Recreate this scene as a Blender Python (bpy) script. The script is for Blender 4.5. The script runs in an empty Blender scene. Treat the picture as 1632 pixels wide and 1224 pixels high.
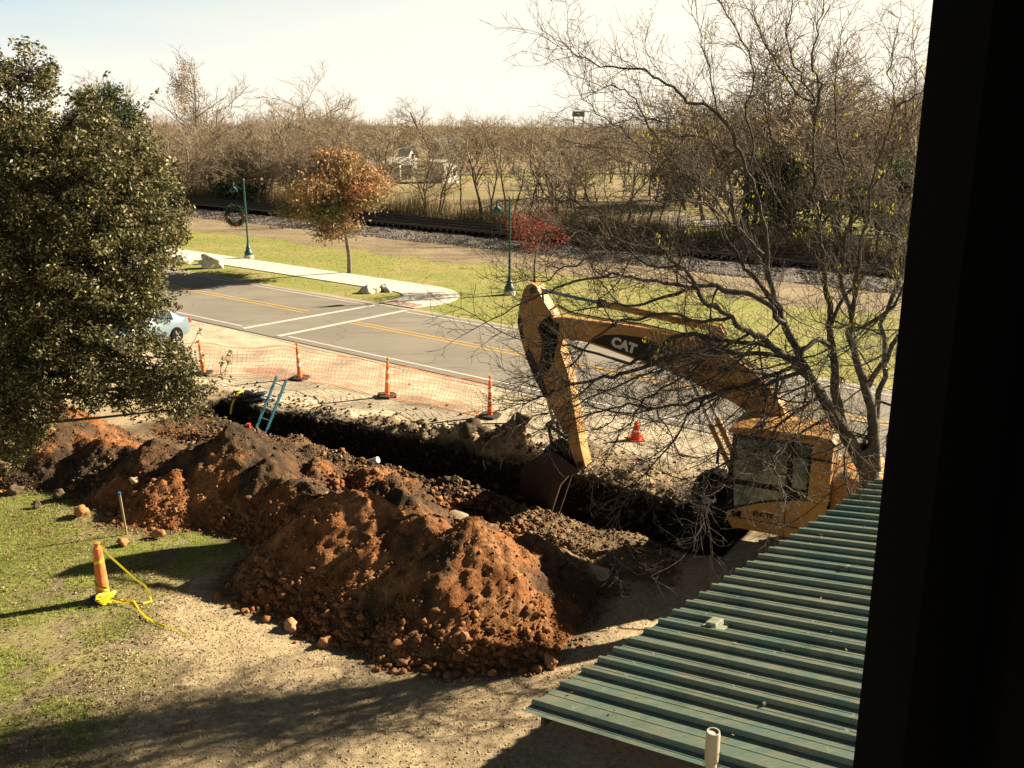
import bpy, bmesh, math, random
import numpy as np
from mathutils import Vector, Matrix
R = math.radians
random.seed(7); rng = np.random.default_rng(7)
SC = bpy.context.scene
COL = SC.collection
# ---------------------------------------------------------------- camera
cam = bpy.data.cameras.new('camera'); camo = bpy.data.objects.new('camera', cam); COL.objects.link(camo)
H = 8.2; TILT = math.atan((612-195)/1480); ROLL = R(0.3)
F = Vector((0, math.cos(TILT), -math.sin(TILT))); Rt = Vector((1, 0, 0)); U = Vector((0, math.sin(TILT), math.cos(TILT)))
Rr = Rt*math.cos(ROLL)+U*math.sin(ROLL); Ur = U*math.cos(ROLL)-Rt*math.sin(ROLL)
M = Matrix((Rr, Ur, -F)).transposed().to_4x4(); M.translation = Vector((0, 0, H))
camo.matrix_world = M
cam.sensor_width = 36; cam.lens = 1480/1632*36; cam.clip_start = 0.05; cam.clip_end = 4000
SC.camera = camo
# ---------------------------------------------------------------- light
SUN_AZ, SUN_EL = R(67.5), R(27)
HAZE_SKY = (7.3, 6.6, 5.35)
w = bpy.data.worlds.new('World'); SC.world = w; w.use_nodes = True
nt = w.node_tree; nt.nodes.clear()
sky = nt.nodes.new('ShaderNodeTexSky'); sky.sky_type = 'NISHITA'; sky.sun_disc = False
sky.sun_elevation = SUN_EL; sky.sun_rotation = SUN_AZ; sky.altitude = 100; sky.air_density = 1.0; sky.dust_density = 3.0; sky.ozone_density = 1.0
tc = nt.nodes.new('ShaderNodeTexCoord'); mp = nt.nodes.new('ShaderNodeMapping'); mp.inputs['Scale'].default_value = (1.0, 1.0, 11)
mp.inputs['Rotation'].default_value = (0.04, 0.06, 0.5)
nz = nt.nodes.new('ShaderNodeTexNoise'); nz.inputs['Scale'].default_value = 1.5; nz.inputs['Detail'].default_value = 6; nz.inputs['Roughness'].default_value = .62
tint = nt.nodes.new('ShaderNodeMixRGB'); tint.blend_type = 'MULTIPLY'; tint.inputs[0].default_value = 1; tint.inputs[2].default_value = (.14, .155, .165, 1)
cl = nt.nodes.new('ShaderNodeMixRGB'); cl.inputs[2].default_value = (HAZE_SKY[0], HAZE_SKY[1], HAZE_SKY[2], 1)
# pale haze thickening smoothly towards the horizon, streaked with thin cirrus
sep = nt.nodes.new('ShaderNodeSeparateXYZ'); nt.links.new(tc.outputs['Generated'], sep.inputs[0])
def mth(op, a, b=None, cl_=False):
    n_ = nt.nodes.new('ShaderNodeMath'); n_.operation = op; n_.use_clamp = cl_
    for i_, q_ in enumerate((a, b)):
        if q_ is None: continue
        if isinstance(q_, (int, float)): n_.inputs[i_].default_value = q_
        else: nt.links.new(q_, n_.inputs[i_])
    return n_.outputs[0]
nt.links.new(tc.outputs['Generated'], mp.inputs['Vector']); nt.links.new(mp.outputs[0], nz.inputs['Vector'])
hz_ = mth('DIVIDE', 1.0, mth('ADD', 1.0, mth('POWER', mth('MULTIPLY', mth('ABSOLUTE', sep.outputs[2]), 4.0), 4.0)))
fac = mth('MULTIPLY', hz_, mth('ADD', .92, mth('MULTIPLY', nz.outputs['Fac'], .2)), True)
# haze is creamy towards the sun and bluer away from it
dsun = mth('ADD', mth('MULTIPLY', sep.outputs[0], math.sin(SUN_AZ)), mth('MULTIPLY', sep.outputs[1], math.cos(SUN_AZ)))
bl = mth('MULTIPLY', mth('SUBTRACT', .5, dsun, True), mth('MULTIPLY', mth('ABSOLUTE', sep.outputs[2]), 16.0), True)
bl2 = mth('MULTIPLY', bl, mth('ADD', .35, mth('MULTIPLY', nz.outputs['Fac'], 1.1)), True)
hc = nt.nodes.new('ShaderNodeMixRGB'); hc.inputs[1].default_value = (HAZE_SKY[0], HAZE_SKY[1], HAZE_SKY[2], 1); hc.inputs[2].default_value = (3.7, 4.7, 5.1, 1); nt.links.new(bl2, hc.inputs[0]); nt.links.new(hc.outputs[0], cl.inputs[2])
bg = nt.nodes.new('ShaderNodeBackground'); bg.inputs['Strength'].default_value = 0.05
out = nt.nodes.new('ShaderNodeOutputWorld')
nt.links.new(sky.outputs[0], tint.inputs[1]); nt.links.new(tint.outputs[0], cl.inputs[1]); nt.links.new(fac, cl.inputs[0])
nt.links.new(cl.outputs[0], bg.inputs[0]); nt.links.new(bg.outputs[0], out.inputs[0])
sl = bpy.data.lights.new('sun', 'SUN'); sl.energy = 5.0; sl.angle = R(0.5); sl.color = (1.0, 0.87, 0.66)
so = bpy.data.objects.new('sun', sl); COL.objects.link(so)
sd = Vector((math.sin(SUN_AZ)*math.cos(SUN_EL), math.cos(SUN_AZ)*math.cos(SUN_EL), math.sin(SUN_EL)))
so.rotation_euler = sd.to_track_quat('Z', 'Y').to_euler(); so.location = (60, 30, 60)
SC.view_settings.view_transform = 'Standard'; SC.view_settings.look = 'None'; SC.view_settings.exposure = 1.75; SC.view_settings.gamma = 1
SC.view_settings.use_curve_mapping = False
SC.cycles.max_bounces = 5; SC.cycles.diffuse_bounces = 1; SC.cycles.glossy_bounces = 2; SC.cycles.transparent_max_bounces = 8

# ---------------------------------------------------------------- helpers: noise
def _h(ix, iy, s):
    n = (ix*374761393 + iy*668265263 + s*974634777) & 0xffffffff
    n = ((n ^ (n >> 13))*1274126177) & 0xffffffff
    return ((n ^ (n >> 16)) & 0xffff)/65535.0
def vn(x, y, s=0):
    x = np.asarray(x, float); y = np.asarray(y, float)
    ix = np.floor(x).astype(np.int64); iy = np.floor(y).astype(np.int64); fx = x-ix; fy = y-iy
    fx = fx*fx*(3-2*fx); fy = fy*fy*(3-2*fy)
    a = _h(ix, iy, s); b = _h(ix+1, iy, s); c = _h(ix, iy+1, s); d = _h(ix+1, iy+1, s)
    return (a*(1-fx)+b*fx)*(1-fy)+(c*(1-fx)+d*fx)*fy-0.5
def fbm(x, y, s=0, o=4):
    t = 0; a = 1.0; f = 1.0
    for i in range(o):
        t = t+a*vn(x*f+i*17.3, y*f-i*9.1, s+i*31); a *= .5; f *= 2.03
    return t
def ss(a, b, x):
    t = np.clip((x-a)/(b-a), 0, 1); return t*t*(3-2*t)

# ---------------------------------------------------------------- helpers: materials
def mat(name, col, rough=0.85, noise=None, bump=None, spec=0.3, metal=0.0, trans=0.0):
    """noise: list of (scale, colour2, lo, hi[,(sx,sy,sz)]) layers mixed over the base colour; bump: list of (scale, strength, dist)"""
    m = bpy.data.materials.new(name); m.use_nodes = True; n = m.node_tree; b = n.nodes['Principled BSDF']
    b.inputs['Roughness'].default_value = rough; b.inputs['Specular IOR Level'].default_value = spec; b.inputs['Metallic'].default_value = metal
    b.inputs['Base Color'].default_value = (*col, 1)
    if trans: b.inputs['Transmission Weight'].default_value = trans
    t = n.nodes.new('ShaderNodeTexCoord'); prev = None
    for L in (noise or []):
        sc, c2, lo, hi = L[:4]
        x = n.nodes.new('ShaderNodeTexNoise'); x.inputs['Scale'].default_value = sc; x.inputs['Detail'].default_value = 6; x.inputs['Roughness'].default_value = 0.6
        if len(L) > 4:
            q = n.nodes.new('ShaderNodeMapping'); q.inputs['Scale'].default_value = L[4]
            if len(L) > 5: q.inputs['Rotation'].default_value = L[5]
            n.links.new(t.outputs['Object'], q.inputs[0]); n.links.new(q.outputs[0], x.inputs['Vector'])
        else: n.links.new(t.outputs['Object'], x.inputs['Vector'])
        r = n.nodes.new('ShaderNodeMapRange'); r.inputs[1].default_value = lo; r.inputs[2].default_value = hi
        n.links.new(x.outputs['Fac'], r.inputs[0])
        k = n.nodes.new('ShaderNodeMixRGB'); k.inputs[2].default_value = (*c2, 1); n.links.new(r.outputs[0], k.inputs[0])
        if prev: n.links.new(prev, k.inputs[1])
        else: k.inputs[1].default_value = (*col, 1)
        prev = k.outputs[0]
    if prev: n.links.new(prev, b.inputs['Base Color'])
    pb = None
    for (sc, st, di) in (bump or []):
        x = n.nodes.new('ShaderNodeTexNoise'); x.inputs['Scale'].default_value = sc; x.inputs['Detail'].default_value = 5
        n.links.new(t.outputs['Object'], x.inputs['Vector'])
        u = n.nodes.new('ShaderNodeBump'); u.inputs['Strength'].default_value = st; u.inputs['Distance'].default_value = di
        n.links.new(x.outputs['Fac'], u.inputs['Height'])
        if pb: n.links.new(pb, u.inputs['Normal'])
        pb = u.outputs[0]
    if pb: n.links.new(pb, b.inputs['Normal'])
    return m
def attr_mat(name, rough=0.8, spec=0.3, noise_scale=None, noise_amt=0.3, bump=None, translucent=0.0):
    """base colour = the mesh's own colour attribute 'tone', broken up by a fine noise"""
    m = mat(name, (1, 1, 1), rough, None, bump, spec); n = m.node_tree; b = n.nodes['Principled BSDF']
    a = n.nodes.new('ShaderNodeVertexColor'); a.layer_name = 'tone'; src = a.outputs[0]
    if noise_scale:
        for sc in noise_scale:
            x = n.nodes.new('ShaderNodeTexNoise'); x.inputs['Scale'].default_value = sc; x.inputs['Detail'].default_value = 4
            t = n.nodes.new('ShaderNodeTexCoord'); n.links.new(t.outputs['Object'], x.inputs['Vector'])
            r = n.nodes.new('ShaderNodeMapRange'); r.inputs[1].default_value = .3; r.inputs[2].default_value = .7; r.inputs[3].default_value = 1-noise_amt; r.inputs[4].default_value = 1+noise_amt
            n.links.new(x.outputs['Fac'], r.inputs[0])
            k = n.nodes.new('ShaderNodeMixRGB'); k.blend_type = 'MULTIPLY'; k.inputs[0].default_value = 1
            n.links.new(src, k.inputs[1]); n.links.new(r.outputs[0], k.inputs[2]); src = k.outputs[0]
    n.links.new(src, b.inputs['Base Color'])
    if translucent:
        tr = n.nodes.new('ShaderNodeBsdfTranslucent'); mx = n.nodes.new('ShaderNodeMixShader'); mx.inputs[0].default_value = translucent
        n.links.new(src, tr.inputs[0]); o = n.nodes['Material Output']
        n.links.new(b.outputs[0], mx.inputs[1]); n.links.new(tr.outputs[0], mx.inputs[2]); n.links.new(mx.outputs[0], o.inputs[0])
    return m

# ---------------------------------------------------------------- helpers: objects
def link(name, me, m=None, parent=None, loc=None):
    if m and not me.materials: me.materials.append(m)
    o = bpy.data.objects.new(name, me); COL.objects.link(o)
    if parent: o.parent = parent
    if loc is not None: o.location = loc
    return o
def tag(o, label, cat, group=None):
    o['label'] = label; o['category'] = cat
    if group: o['group'] = group
    return o
def struct(o): o['kind'] = 'structure'; return o
def stuff(o): o['kind'] = 'stuff'; return o
def thing(name, label, cat, loc=(0, 0, 0), rz=0.0, group=None):
    o = bpy.data.objects.new(name, None); o.empty_display_size = .2; COL.objects.link(o)
    o.location = loc; o.rotation_euler = (0, 0, rz); return tag(o, label, cat, group)
def copy_tree(root, loc=None, rz=None, scale=None, label=None, group=None):
    r = root.copy(); COL.objects.link(r)
    for ch in list(root.children):
        c = ch.copy(); COL.objects.link(c); c.parent = r
        for g in list(ch.children):
            d = g.copy(); COL.objects.link(d); d.parent = c
    if loc is not None: r.location = loc
    if rz is not None: r.rotation_euler = (r.rotation_euler[0], r.rotation_euler[1], rz)
    if scale is not None: r.scale = scale
    if label: r['label'] = label
    if group: r['group'] = group
    return r
def np_mesh(name, V, Fq, tone=None, smooth=False):
    """V (n,3); Fq (m,k) faces all the same size; tone (n,3) per-vertex colour"""
    V = np.ascontiguousarray(V, dtype=np.float32); Fq = np.ascontiguousarray(Fq, dtype=np.int32)
    me = bpy.data.meshes.new(name); k = Fq.shape[1]; m = len(Fq)
    me.vertices.add(len(V)); me.vertices.foreach_set('co', V.ravel())
    me.loops.add(m*k); me.loops.foreach_set('vertex_index', Fq.ravel())
    me.polygons.add(m); me.polygons.foreach_set('loop_start', np.arange(0, m*k, k, dtype=np.int32)); me.polygons.foreach_set('loop_total', np.full(m, k, dtype=np.int32))
    if smooth: me.polygons.foreach_set('use_smooth', np.ones(m, dtype=bool))
    if tone is not None:
        ca = me.color_attributes.new('tone', 'FLOAT_COLOR', 'POINT')
        c = np.ones((len(V), 4), dtype=np.float32); c[:, :3] = tone; ca.data.foreach_set('color', c.ravel())
    me.update(calc_edges=True); return me
class MB:
    def __init__(s): s.v = []; s.f = []
    def add(s, vs, fs):
        o = len(s.v); s.v += [tuple(v) for v in vs]; s.f += [tuple(i+o for i in f) for f in fs]; return s
    def box(s, c, d, rot=None):
        hx, hy, hz = d[0]/2, d[1]/2, d[2]/2
        vs = [Vector((x, y, z)) for x in (-hx, hx) for y in (-hy, hy) for z in (-hz, hz)]
        if rot is not None: vs = [rot @ v for v in vs]
        c = Vector(c)
        return s.add([v+c for v in vs], [(0, 1, 3, 2), (4, 6, 7, 5), (0, 4, 5, 1), (2, 3, 7, 6), (0, 2, 6, 4), (1, 5, 7, 3)])
    def bar(s, a, b, wd, th=None):
        """rectangular bar from a to b"""
        a = Vector(a); b = Vector(b); d = b-a; th = th or wd
        q = d.to_track_quat('Z', 'Y').to_matrix()
        return s.box((a+b)/2, (wd, th, d.length), q)
    def prism(s, pts, axis, a, b):
        """2D outline extruded along an axis: axis 'y' -> pts are (x,z); 'z' -> (x,y); 'x' -> (y,z)"""
        def P(p, t): return {'y': (p[0], t, p[1]), 'z': (p[0], p[1], t), 'x': (t, p[0], p[1])}[axis]
        n = len(pts); vs = [P(p, a) for p in pts]+[P(p, b) for p in pts]
        fs = [tuple(range(n)), tuple(range(2*n-1, n-1, -1))]+[(i, i+n, (i+1) % n+n, (i+1) % n) for i in range(n)]
        return s.add(vs, fs)
    def tube(s, pts, r, k=8, cap=True):
        pts = [Vector(p) for p in pts]; n = len(pts); rs = r if hasattr(r, '__len__') else [r]*n
        vs = []; up = Vector((0, 0, 1)); prevx = None
        for i in range(n):
            d = (pts[min(i+1, n-1)]-pts[max(i-1, 0)]).normalized()
            if prevx is None:
                x = d.cross(up if abs(d.z) < .9 else Vector((1, 0, 0))).normalized()
            else: x = (prevx-d*prevx.dot(d)).normalized()
            prevx = x; y = d.cross(x)
            for j in range(k):
                t = 2*math.pi*j/k; vs.append(pts[i]+(x*math.cos(t)+y*math.sin(t))*rs[i])
        fs = [(i*k+j, i*k+(j+1) % k, (i+1)*k+(j+1) % k, (i+1)*k+j) for i in range(n-1) for j in range(k)]
        if cap: fs += [tuple(range(k-1, -1, -1)), tuple((n-1)*k+j for j in range(k))]
        return s.add(vs, fs)
    def lathe(s, prof, k=16, c=(0, 0, 0)):
        """profile of (radius, z)"""
        vs = [(c[0]+r*math.cos(2*math.pi*j/k), c[1]+r*math.sin(2*math.pi*j/k), c[2]+z) for r, z in prof for j in range(k)]
        n = len(prof)
        fs = [(i*k+j, i*k+(j+1) % k, (i+1)*k+(j+1) % k, (i+1)*k+j) for i in range(n-1) for j in range(k)]
        fs += [tuple(range(k-1, -1, -1)), tuple((n-1)*k+j for j in range(k))]
        return s.add(vs, fs)
    def ribbon(s, pts, wd, nrm=(0, 0, 1), th=0.002):
        pts = [Vector(p) for p in pts]; n = len(pts); vs = []; N0 = Vector(nrm)
        for i in range(n):
            d = (pts[min(i+1, n-1)]-pts[max(i-1, 0)]).normalized(); N = N0
            sd = d.cross(N).normalized()*wd/2; nn = sd.cross(d).normalized()*th/2
            vs += [pts[i]-sd-nn, pts[i]+sd-nn, pts[i]+sd+nn, pts[i]-sd+nn]
        fs = []
        for i in range(n-1):
            for j in range(4): fs.append((i*4+j, i*4+(j+1) % 4, (i+1)*4+(j+1) % 4, (i+1)*4+j))
        fs += [(0, 3, 2, 1), tuple((n-1)*4+j for j in range(4))]
        return s.add(vs, fs)
    def mesh(s, name, bevel=0, smooth=False):
        me = bpy.data.meshes.new(name); me.from_pydata(s.v, [], s.f); me.update()
        bm = bmesh.new(); bm.from_mesh(me); bmesh.ops.recalc_face_normals(bm, faces=bm.faces)
        if bevel: bmesh.ops.bevel(bm, geom=[e for e in bm.edges if len(e.link_faces) == 2 and e.calc_face_angle(0) > .5], offset=bevel, segments=2, affect='EDGES', profile=.6)
        bm.to_mesh(me); bm.free()
        if smooth:
            for p in me.polygons: p.use_smooth = True
            try: me.set_sharp_from_angle(angle=R(38))
            except Exception: pass
        return me
    def build(s, name, m, parent=None, bevel=0, smooth=False, loc=None):
        return link(name, s.mesh(name, bevel, smooth), m, parent, loc)
def text_mesh(name, txt, size, bold=0.0, depth=0.004):
    cu = bpy.data.curves.new(name, 'FONT'); cu.body = txt; cu.size = size; cu.offset = bold; cu.extrude = depth; cu.align_x = 'CENTER'; cu.align_y = 'CENTER'; cu.resolution_u = 3
    o = bpy.data.objects.new(name, cu); COL.objects.link(o); dg = bpy.context.evaluated_depsgraph_get(); dg.update()
    me = bpy.data.meshes.new_from_object(o.evaluated_get(dg)); bpy.data.objects.remove(o); bpy.data.curves.remove(cu); me.name = name; return me
ICO = {}
def ico(sub):
    if sub not in ICO:
        bm = bmesh.new(); bmesh.ops.create_icosphere(bm, subdivisions=sub, radius=1); bm.verts.ensure_lookup_table()
        ICO[sub] = (np.array([v.co[:] for v in bm.verts]), np.array([[v.index for v in f.verts] for f in bm.faces])); bm.free()
    return ICO[sub]
def rocks_mesh(name, P, Rr_, tones, sub=1, rough=.28, flat=.75, seed=0):
    g = np.random.default_rng(seed); v, f = ico(sub); n = len(P); k = len(v)
    ang = g.random(n)*6.283; cs, sn = np.cos(ang), np.sin(ang)
    sc = np.stack([1+.35*g.standard_normal(n).clip(-1, 1), 1+.25*g.standard_normal(n).clip(-1, 1), flat+.2*g.standard_normal(n).clip(-1, 1)], 1)
    D = 1+rough*g.standard_normal((n, k)).clip(-1.6, 1.6)*.6
    V = v[None]*D[..., None]*sc[:, None]*np.asarray(Rr_)[:, None, None]
    X = V[..., 0]*cs[:, None]-V[..., 1]*sn[:, None]; Y = V[..., 0]*sn[:, None]+V[..., 1]*cs[:, None]
    V = np.stack([X, Y, V[..., 2]], -1)+np.asarray(P)[:, None]
    Fi = (f[None]+(np.arange(n)*k)[:, None, None]).reshape(-1, 3)
    tn = np.repeat(tones, k, axis=0)
    return np_mesh(name, V.reshape(-1, 3), Fi, tn)
def tubes_np(name, polys, k=3, tone=None):
    """polys: list of (pts (n,3) array, radii (n,)) joined into one mesh"""
    VS = []; FS = []; off = 0
    ang = np.arange(k)*2*np.pi/k; ca, sa = np.cos(ang), np.sin(ang)
    groups = {}
    for p, r in polys: groups.setdefault(len(p), []).append((p, r))
    for n, lst in groups.items():
        P = np.array([a for a, b in lst], float); Rd = np.array([b for a, b in lst], float); m = len(P)
        D = np.empty_like(P); D[:, 1:-1] = P[:, 2:]-P[:, :-2]; D[:, 0] = P[:, 1]-P[:, 0]; D[:, -1] = P[:, -1]-P[:, -2]
        D /= np.linalg.norm(D, axis=-1, keepdims=True)+1e-9
        ref = np.where(np.abs(D[:, :1, 2:3]) < .85, np.array([0, 0, 1.]), np.array([1., 0, 0])); ref = np.broadcast_to(ref, D.shape)
        X = np.cross(D, ref); X /= np.linalg.norm(X, axis=-1, keepdims=True)+1e-9; Y = np.cross(D, X)
        V = P[:, :, None]+(X[:, :, None]*ca[None, None, :, None]+Y[:, :, None]*sa[None, None, :, None])*Rd[:, :, None, None]
        VS.append(V.reshape(-1, 3))
        base = off+np.arange(m)[:, None, None]*(n*k)+np.arange(n-1)[None, :, None]*k
        j = np.arange(k)[None, None]; j2 = (j+1) % k
        FS.append(np.stack([base+j, base+j2, base+k+j2, base+k+j], -1).reshape(-1, 4)); off += m*n*k
    V = np.concatenate(VS); Fq = np.concatenate(FS)
    return np_mesh(name, V, Fq, None, smooth=True)
def quads_np(name, C, A, B, tone, fold=0.0):
    """leaf-like rhombs: centre C, half axes A (length) and B (width)"""
    n = len(C); N = np.cross(A, B); N /= np.linalg.norm(N, axis=1, keepdims=True)+1e-9
    L = np.linalg.norm(B, axis=1, keepdims=True)
    V = np.stack([C-A, C+B*.9-A*.15+N*L*fold, C+A, C-B*.9-A*.15+N*L*fold], 1).reshape(-1, 3)
    i = np.arange(n)[:, None]*4
    Fi = np.stack([np.concatenate([i, i+1, i+2], 1), np.concatenate([i, i+2, i+3], 1)], 1).reshape(-1, 3)
    return np_mesh(name, V, Fi, np.repeat(tone, 4, axis=0))
def rand_dirs(g, n):
    v = g.standard_normal((n, 3)); return v/np.linalg.norm(v, axis=1, keepdims=True)

# road frame: u runs along the road (far left), v across it (away)
UA = R(-52.3); UX, UY = math.sin(UA), math.cos(UA); VX, VY = -UY*-1, UX*-1
def W(u, v, z=0.0): return (UX*u+VX*v, UY*u+VY*v, z)
# ================================================================ MATERIALS
M_asph = mat('asphalt', (.205, .18, .142), .85, [(.35, (.245, .215, .168), .4, .65, (1, 1, 1)), (60, (.09, .08, .066), .55, .85), (1.1, (.165, .145, .115), .5, .7, (.15, 2.2, 1), (0, 0, R(-37.7)))], [(90, .35, .01)])
_n = M_asph.node_tree; _b = _n.nodes['Principled BSDF']; _src = _b.inputs['Base Color'].links[0].from_socket
_t = _n.nodes.new('ShaderNodeTexCoord'); _nz = _n.nodes.new('ShaderNodeTexNoise'); _nz.inputs['Scale'].default_value = 1.3; _ad = _n.nodes.new('ShaderNodeMixRGB'); _ad.blend_type = 'ADD'; _ad.inputs[0].default_value = .9
_n.links.new(_t.outputs['Object'], _nz.inputs['Vector']); _n.links.new(_t.outputs['Object'], _ad.inputs[1]); _n.links.new(_nz.outputs['Color'], _ad.inputs[2])
_v = _n.nodes.new('ShaderNodeTexVoronoi'); _v.feature = 'DISTANCE_TO_EDGE'; _v.inputs['Scale'].default_value = .22; _n.links.new(_ad.outputs[0], _v.inputs['Vector'])
_r = _n.nodes.new('ShaderNodeMapRange'); _r.inputs[1].default_value = .002; _r.inputs[2].default_value = .009; _r.inputs[3].default_value = .4; _r.inputs[4].default_value = 0
_n.links.new(_v.outputs['Distance'], _r.inputs[0]); _k = _n.nodes.new('ShaderNodeMixRGB'); _k.inputs[2].default_value = (.05, .044, .036, 1); _n.links.new(_r.outputs[0], _k.inputs[0]); _n.links.new(_src, _k.inputs[1]); _n.links.new(_k.outputs[0], _b.inputs['Base Color'])
M_white = mat('road_paint_white', (.55, .52, .45), .7, [(9, (.3, .27, .22), .52, .7), (40, (.22, .2, .16), .58, .7)])
M_yell = mat('road_paint_yellow', (.55, .33, .08), .7, [(9, (.3, .21, .1), .52, .7), (40, (.2, .16, .1), .6, .7)])
M_walk = mat('sidewalk_concrete', (.6, .55, .45), .85, [(1.5, (.5, .45, .36), .45, .7)], [(40, .2, .01)])
M_should = mat('shoulder_gravel', (.4, .34, .25), .95, [(14, (.25, .2, .14), .45, .7)], [(40, .5, .02)])
M_lawn = mat('far_lawn', (.24, .25, .045), .95, [(5, (.3, .27, .1), .5, .7), (.25, (.33, .28, .09), .42, .62), (2.2, (.15, .18, .03), .5, .72), (1.2, (.24, .2, .09), .55, .7, (.25, 1.6, 1), (0, 0, R(-37.7))), (16, (.09, .1, .03), .5, .8)], [(14, .7, .05)])
M_dirt = mat('dry_verge', (.22, .165, .1), .95, [(.4, (.3, .23, .13), .4, .65), (3, (.15, .105, .065), .5, .75), (.8, (.13, .09, .055), .56, .66, (.2, 2.4, 1), (0, 0, R(-37.7)))], [(8, .7, .08)])
M_field = mat('dry_field', (.3, .22, .105), .95, [(.06, (.2, .18, .06), .45, .62), (.9, (.21, .15, .07), .48, .7), (6, (.13, .095, .05), .5, .8)], [(3, .6, .15)])
M_ballast = mat('ballast', (.2, .17, .145), .9, [(7, (.09, .075, .065), .42, .6), (13, (.42, .37, .31), .6, .72)], [(9, 1.0, .12)])
M_tie = mat('creosoted_wood', (.007, .006, .0055), .95, [(6, (.014, .011, .009), .5, .8)], [(20, .4, .02)], .03)
M_rail = mat('rail_steel', (.1, .075, .055), .5, [(8, (.07, .045, .03), .45, .7)], None, .5, .8)
M_grey = mat('grey_drive', (.36, .33, .29), .9, [(.6, (.26, .23, .19), .45, .65)])
M_bark = mat('bark_pale', (.2, .16, .115), .9, [(9, (.09, .07, .05), .45, .65), (3, (.3, .25, .18), .58, .75)], [(30, .6, .02)])
M_barkf = mat('bark_far', (.11, .085, .06), .95, [(.8, (.2, .15, .1), .45, .7)])
M_barkt = mat('twigs_far', (.3, .23, .155), .95, [(.3, (.21, .16, .105), .45, .6)])
M_barkd = mat('bark_dark', (.06, .05, .038), .9, [(8, (.1, .083, .062), .45, .65)], [(25, .6, .02)])
M_leaf = attr_mat('leaf', .5, .28, translucent=.2)
M_leafd = attr_mat('leaf_dry', .7, .25, translucent=.3)
M_grassb = attr_mat('grass_blades', .7, .25, translucent=.3)
M_clod = attr_mat('soil_clods', .95, .1, [60], .35)
M_ground = attr_mat('near_ground', .95, .15, [1.1, 9, 70], .26, [(55, .7, .015), (8, .25, .03)])
M_heap = attr_mat('spoil_soil', .97, .08, [2.2, 14, 60], .3, [(70, .8, .02), (20, .7, .04)])
M_yellowp = mat('excavator_yellow', (.43, .225, .06), .55, [(2.2, (.33, .165, .05), .45, .65), (9, (.2, .11, .05), .56, .72), (30, (.07, .045, .03), .62, .74)], [(30, .1, .005)], .35)
M_black = mat('machine_black', (.01, .01, .01), .75, [(9, (.03, .025, .018), .55, .75)], None, .12)
M_steel = mat('worn_steel', (.022, .015, .012), .45, [(7, (.1, .07, .045), .6, .78), (18, (.03, .02, .017), .5, .7)], [(20, .3, .01)], .3, .1)
M_edge = mat('polished_edge', (.5, .43, .33), .4, [(25, (.2, .14, .1), .5, .7)], None, .5, .6)
M_blue = mat('blue_rod', (.06, .16, .26), .35, [(12, (.2, .26, .3), .55, .75)], None, .6, .3)
M_chrome = mat('rod_chrome', (.5, .5, .5), .25, [(10, (.25, .23, .2), .55, .7)], None, .5, .9)
M_glass = mat('cab_glass', (.16, .2, .155), .12, [(3, (.05, .07, .055), .45, .62)], None, .6)
M_tyre = mat('tyre_rubber', (.012, .011, .011), .9, [(12, (.03, .024, .018), .6, .8)], [(30, .4, .01)], .04)
M_rim = mat('rim_metal', (.3, .28, .24), .5, [(9, (.12, .1, .08), .5, .7)], None, .5, .4)
M_orange = mat('orange_plastic', (.85, .16, .025), .5, [(12, (.6, .1, .02), .6, .75)], None, .4)
M_refl = mat('reflective_band', (.8, .72, .62), .5)
M_rubber = mat('black_rubber_base', (.035, .028, .025), .8, [(12, (.12, .09, .07), .55, .75)])
M_net = mat('orange_netting', (.85, .25, .06), .7)
M_tape = mat('caution_tape', (.85, .66, .03), .45, None, None, .4)
M_ink = mat('black_ink', (.01, .01, .01), .6)
M_whitep = mat('white_decal', (.62, .58, .5), .6, [(30, (.25, .2, .14), .58, .7)])
M_green = mat('green_lamp_paint', (.012, .07, .048), .45, [(9, (.018, .095, .065), .5, .7)], None, .45)
M_conc = mat('concrete_light', (.5, .46, .38), .9, [(10, (.35, .31, .25), .5, .7)])
M_lglass = mat('lamp_glass', (.45, .5, .45), .3)
M_wreath = attr_mat('wreath_green', .6, .3)
M_bow = mat('red_bow', (.6, .08, .06), .5)
M_stone = mat('limestone', (.55, .48, .38), .9, [(3, (.32, .26, .2), .5, .7), (12, (.2, .15, .12), .6, .75)], [(9, .6, .05)])
M_ladder = mat('blue_fibreglass', (.02, .09, .13), .4, [(10, (.08, .18, .22), .6, .75)], None, .4)
M_alu = mat('aluminium', (.55, .55, .53), .35, None, None, .5, .8)
M_wood = mat('raw_wood', (.45, .33, .19), .8, [(6, (.3, .2, .11), .5, .7, (1, 1, .2))])
M_oldwood = mat('weathered_wood', (.07, .058, .044), .9, [(6, (.04, .033, .026), .45, .65, (.3, 4, 4))], [(20, .3, .01)])
M_roof = mat('green_roof_metal', (.11, .16, .122), .5, [(2.0, (.2, .19, .125), .4, .66, (.6, 5, 5), (0, 0, R(-38.7))), (1.1, (.09, .16, .13), .5, .66), (7, (.3, .25, .165), .55, .78, (.25, 9, 9), (0, 0, R(-38.7))), (1.7, (.06, .085, .07), .56, .75), (40, (.07, .09, .07), .58, .78)], [(25, .05, .003)], .35, .15)
M_siding = mat('dark_green_siding', (.05, .07, .05), .8, [(4, (.07, .08, .06), .5, .7)])
M_pvc = mat('weathered_pvc', (.42, .36, .26), .7, [(9, (.2, .15, .09), .5, .7), (30, (.1, .07, .05), .6, .75)], [(20, .2, .01)])
M_bag = mat('black_bag', (.015, .016, .02), .35, None, [(6, .8, .05)], .5)
M_white2 = mat('white_siding', (.7, .66, .56), .8, [(1.5, (.55, .5, .4), .5, .7)])
M_rooff = mat('pale_tin_roof', (.5, .48, .44), .6, [(1, (.4, .37, .32), .5, .7)])
M_shade = mat('dark_shed_wall', (.1, .1, .1), .8)
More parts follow.
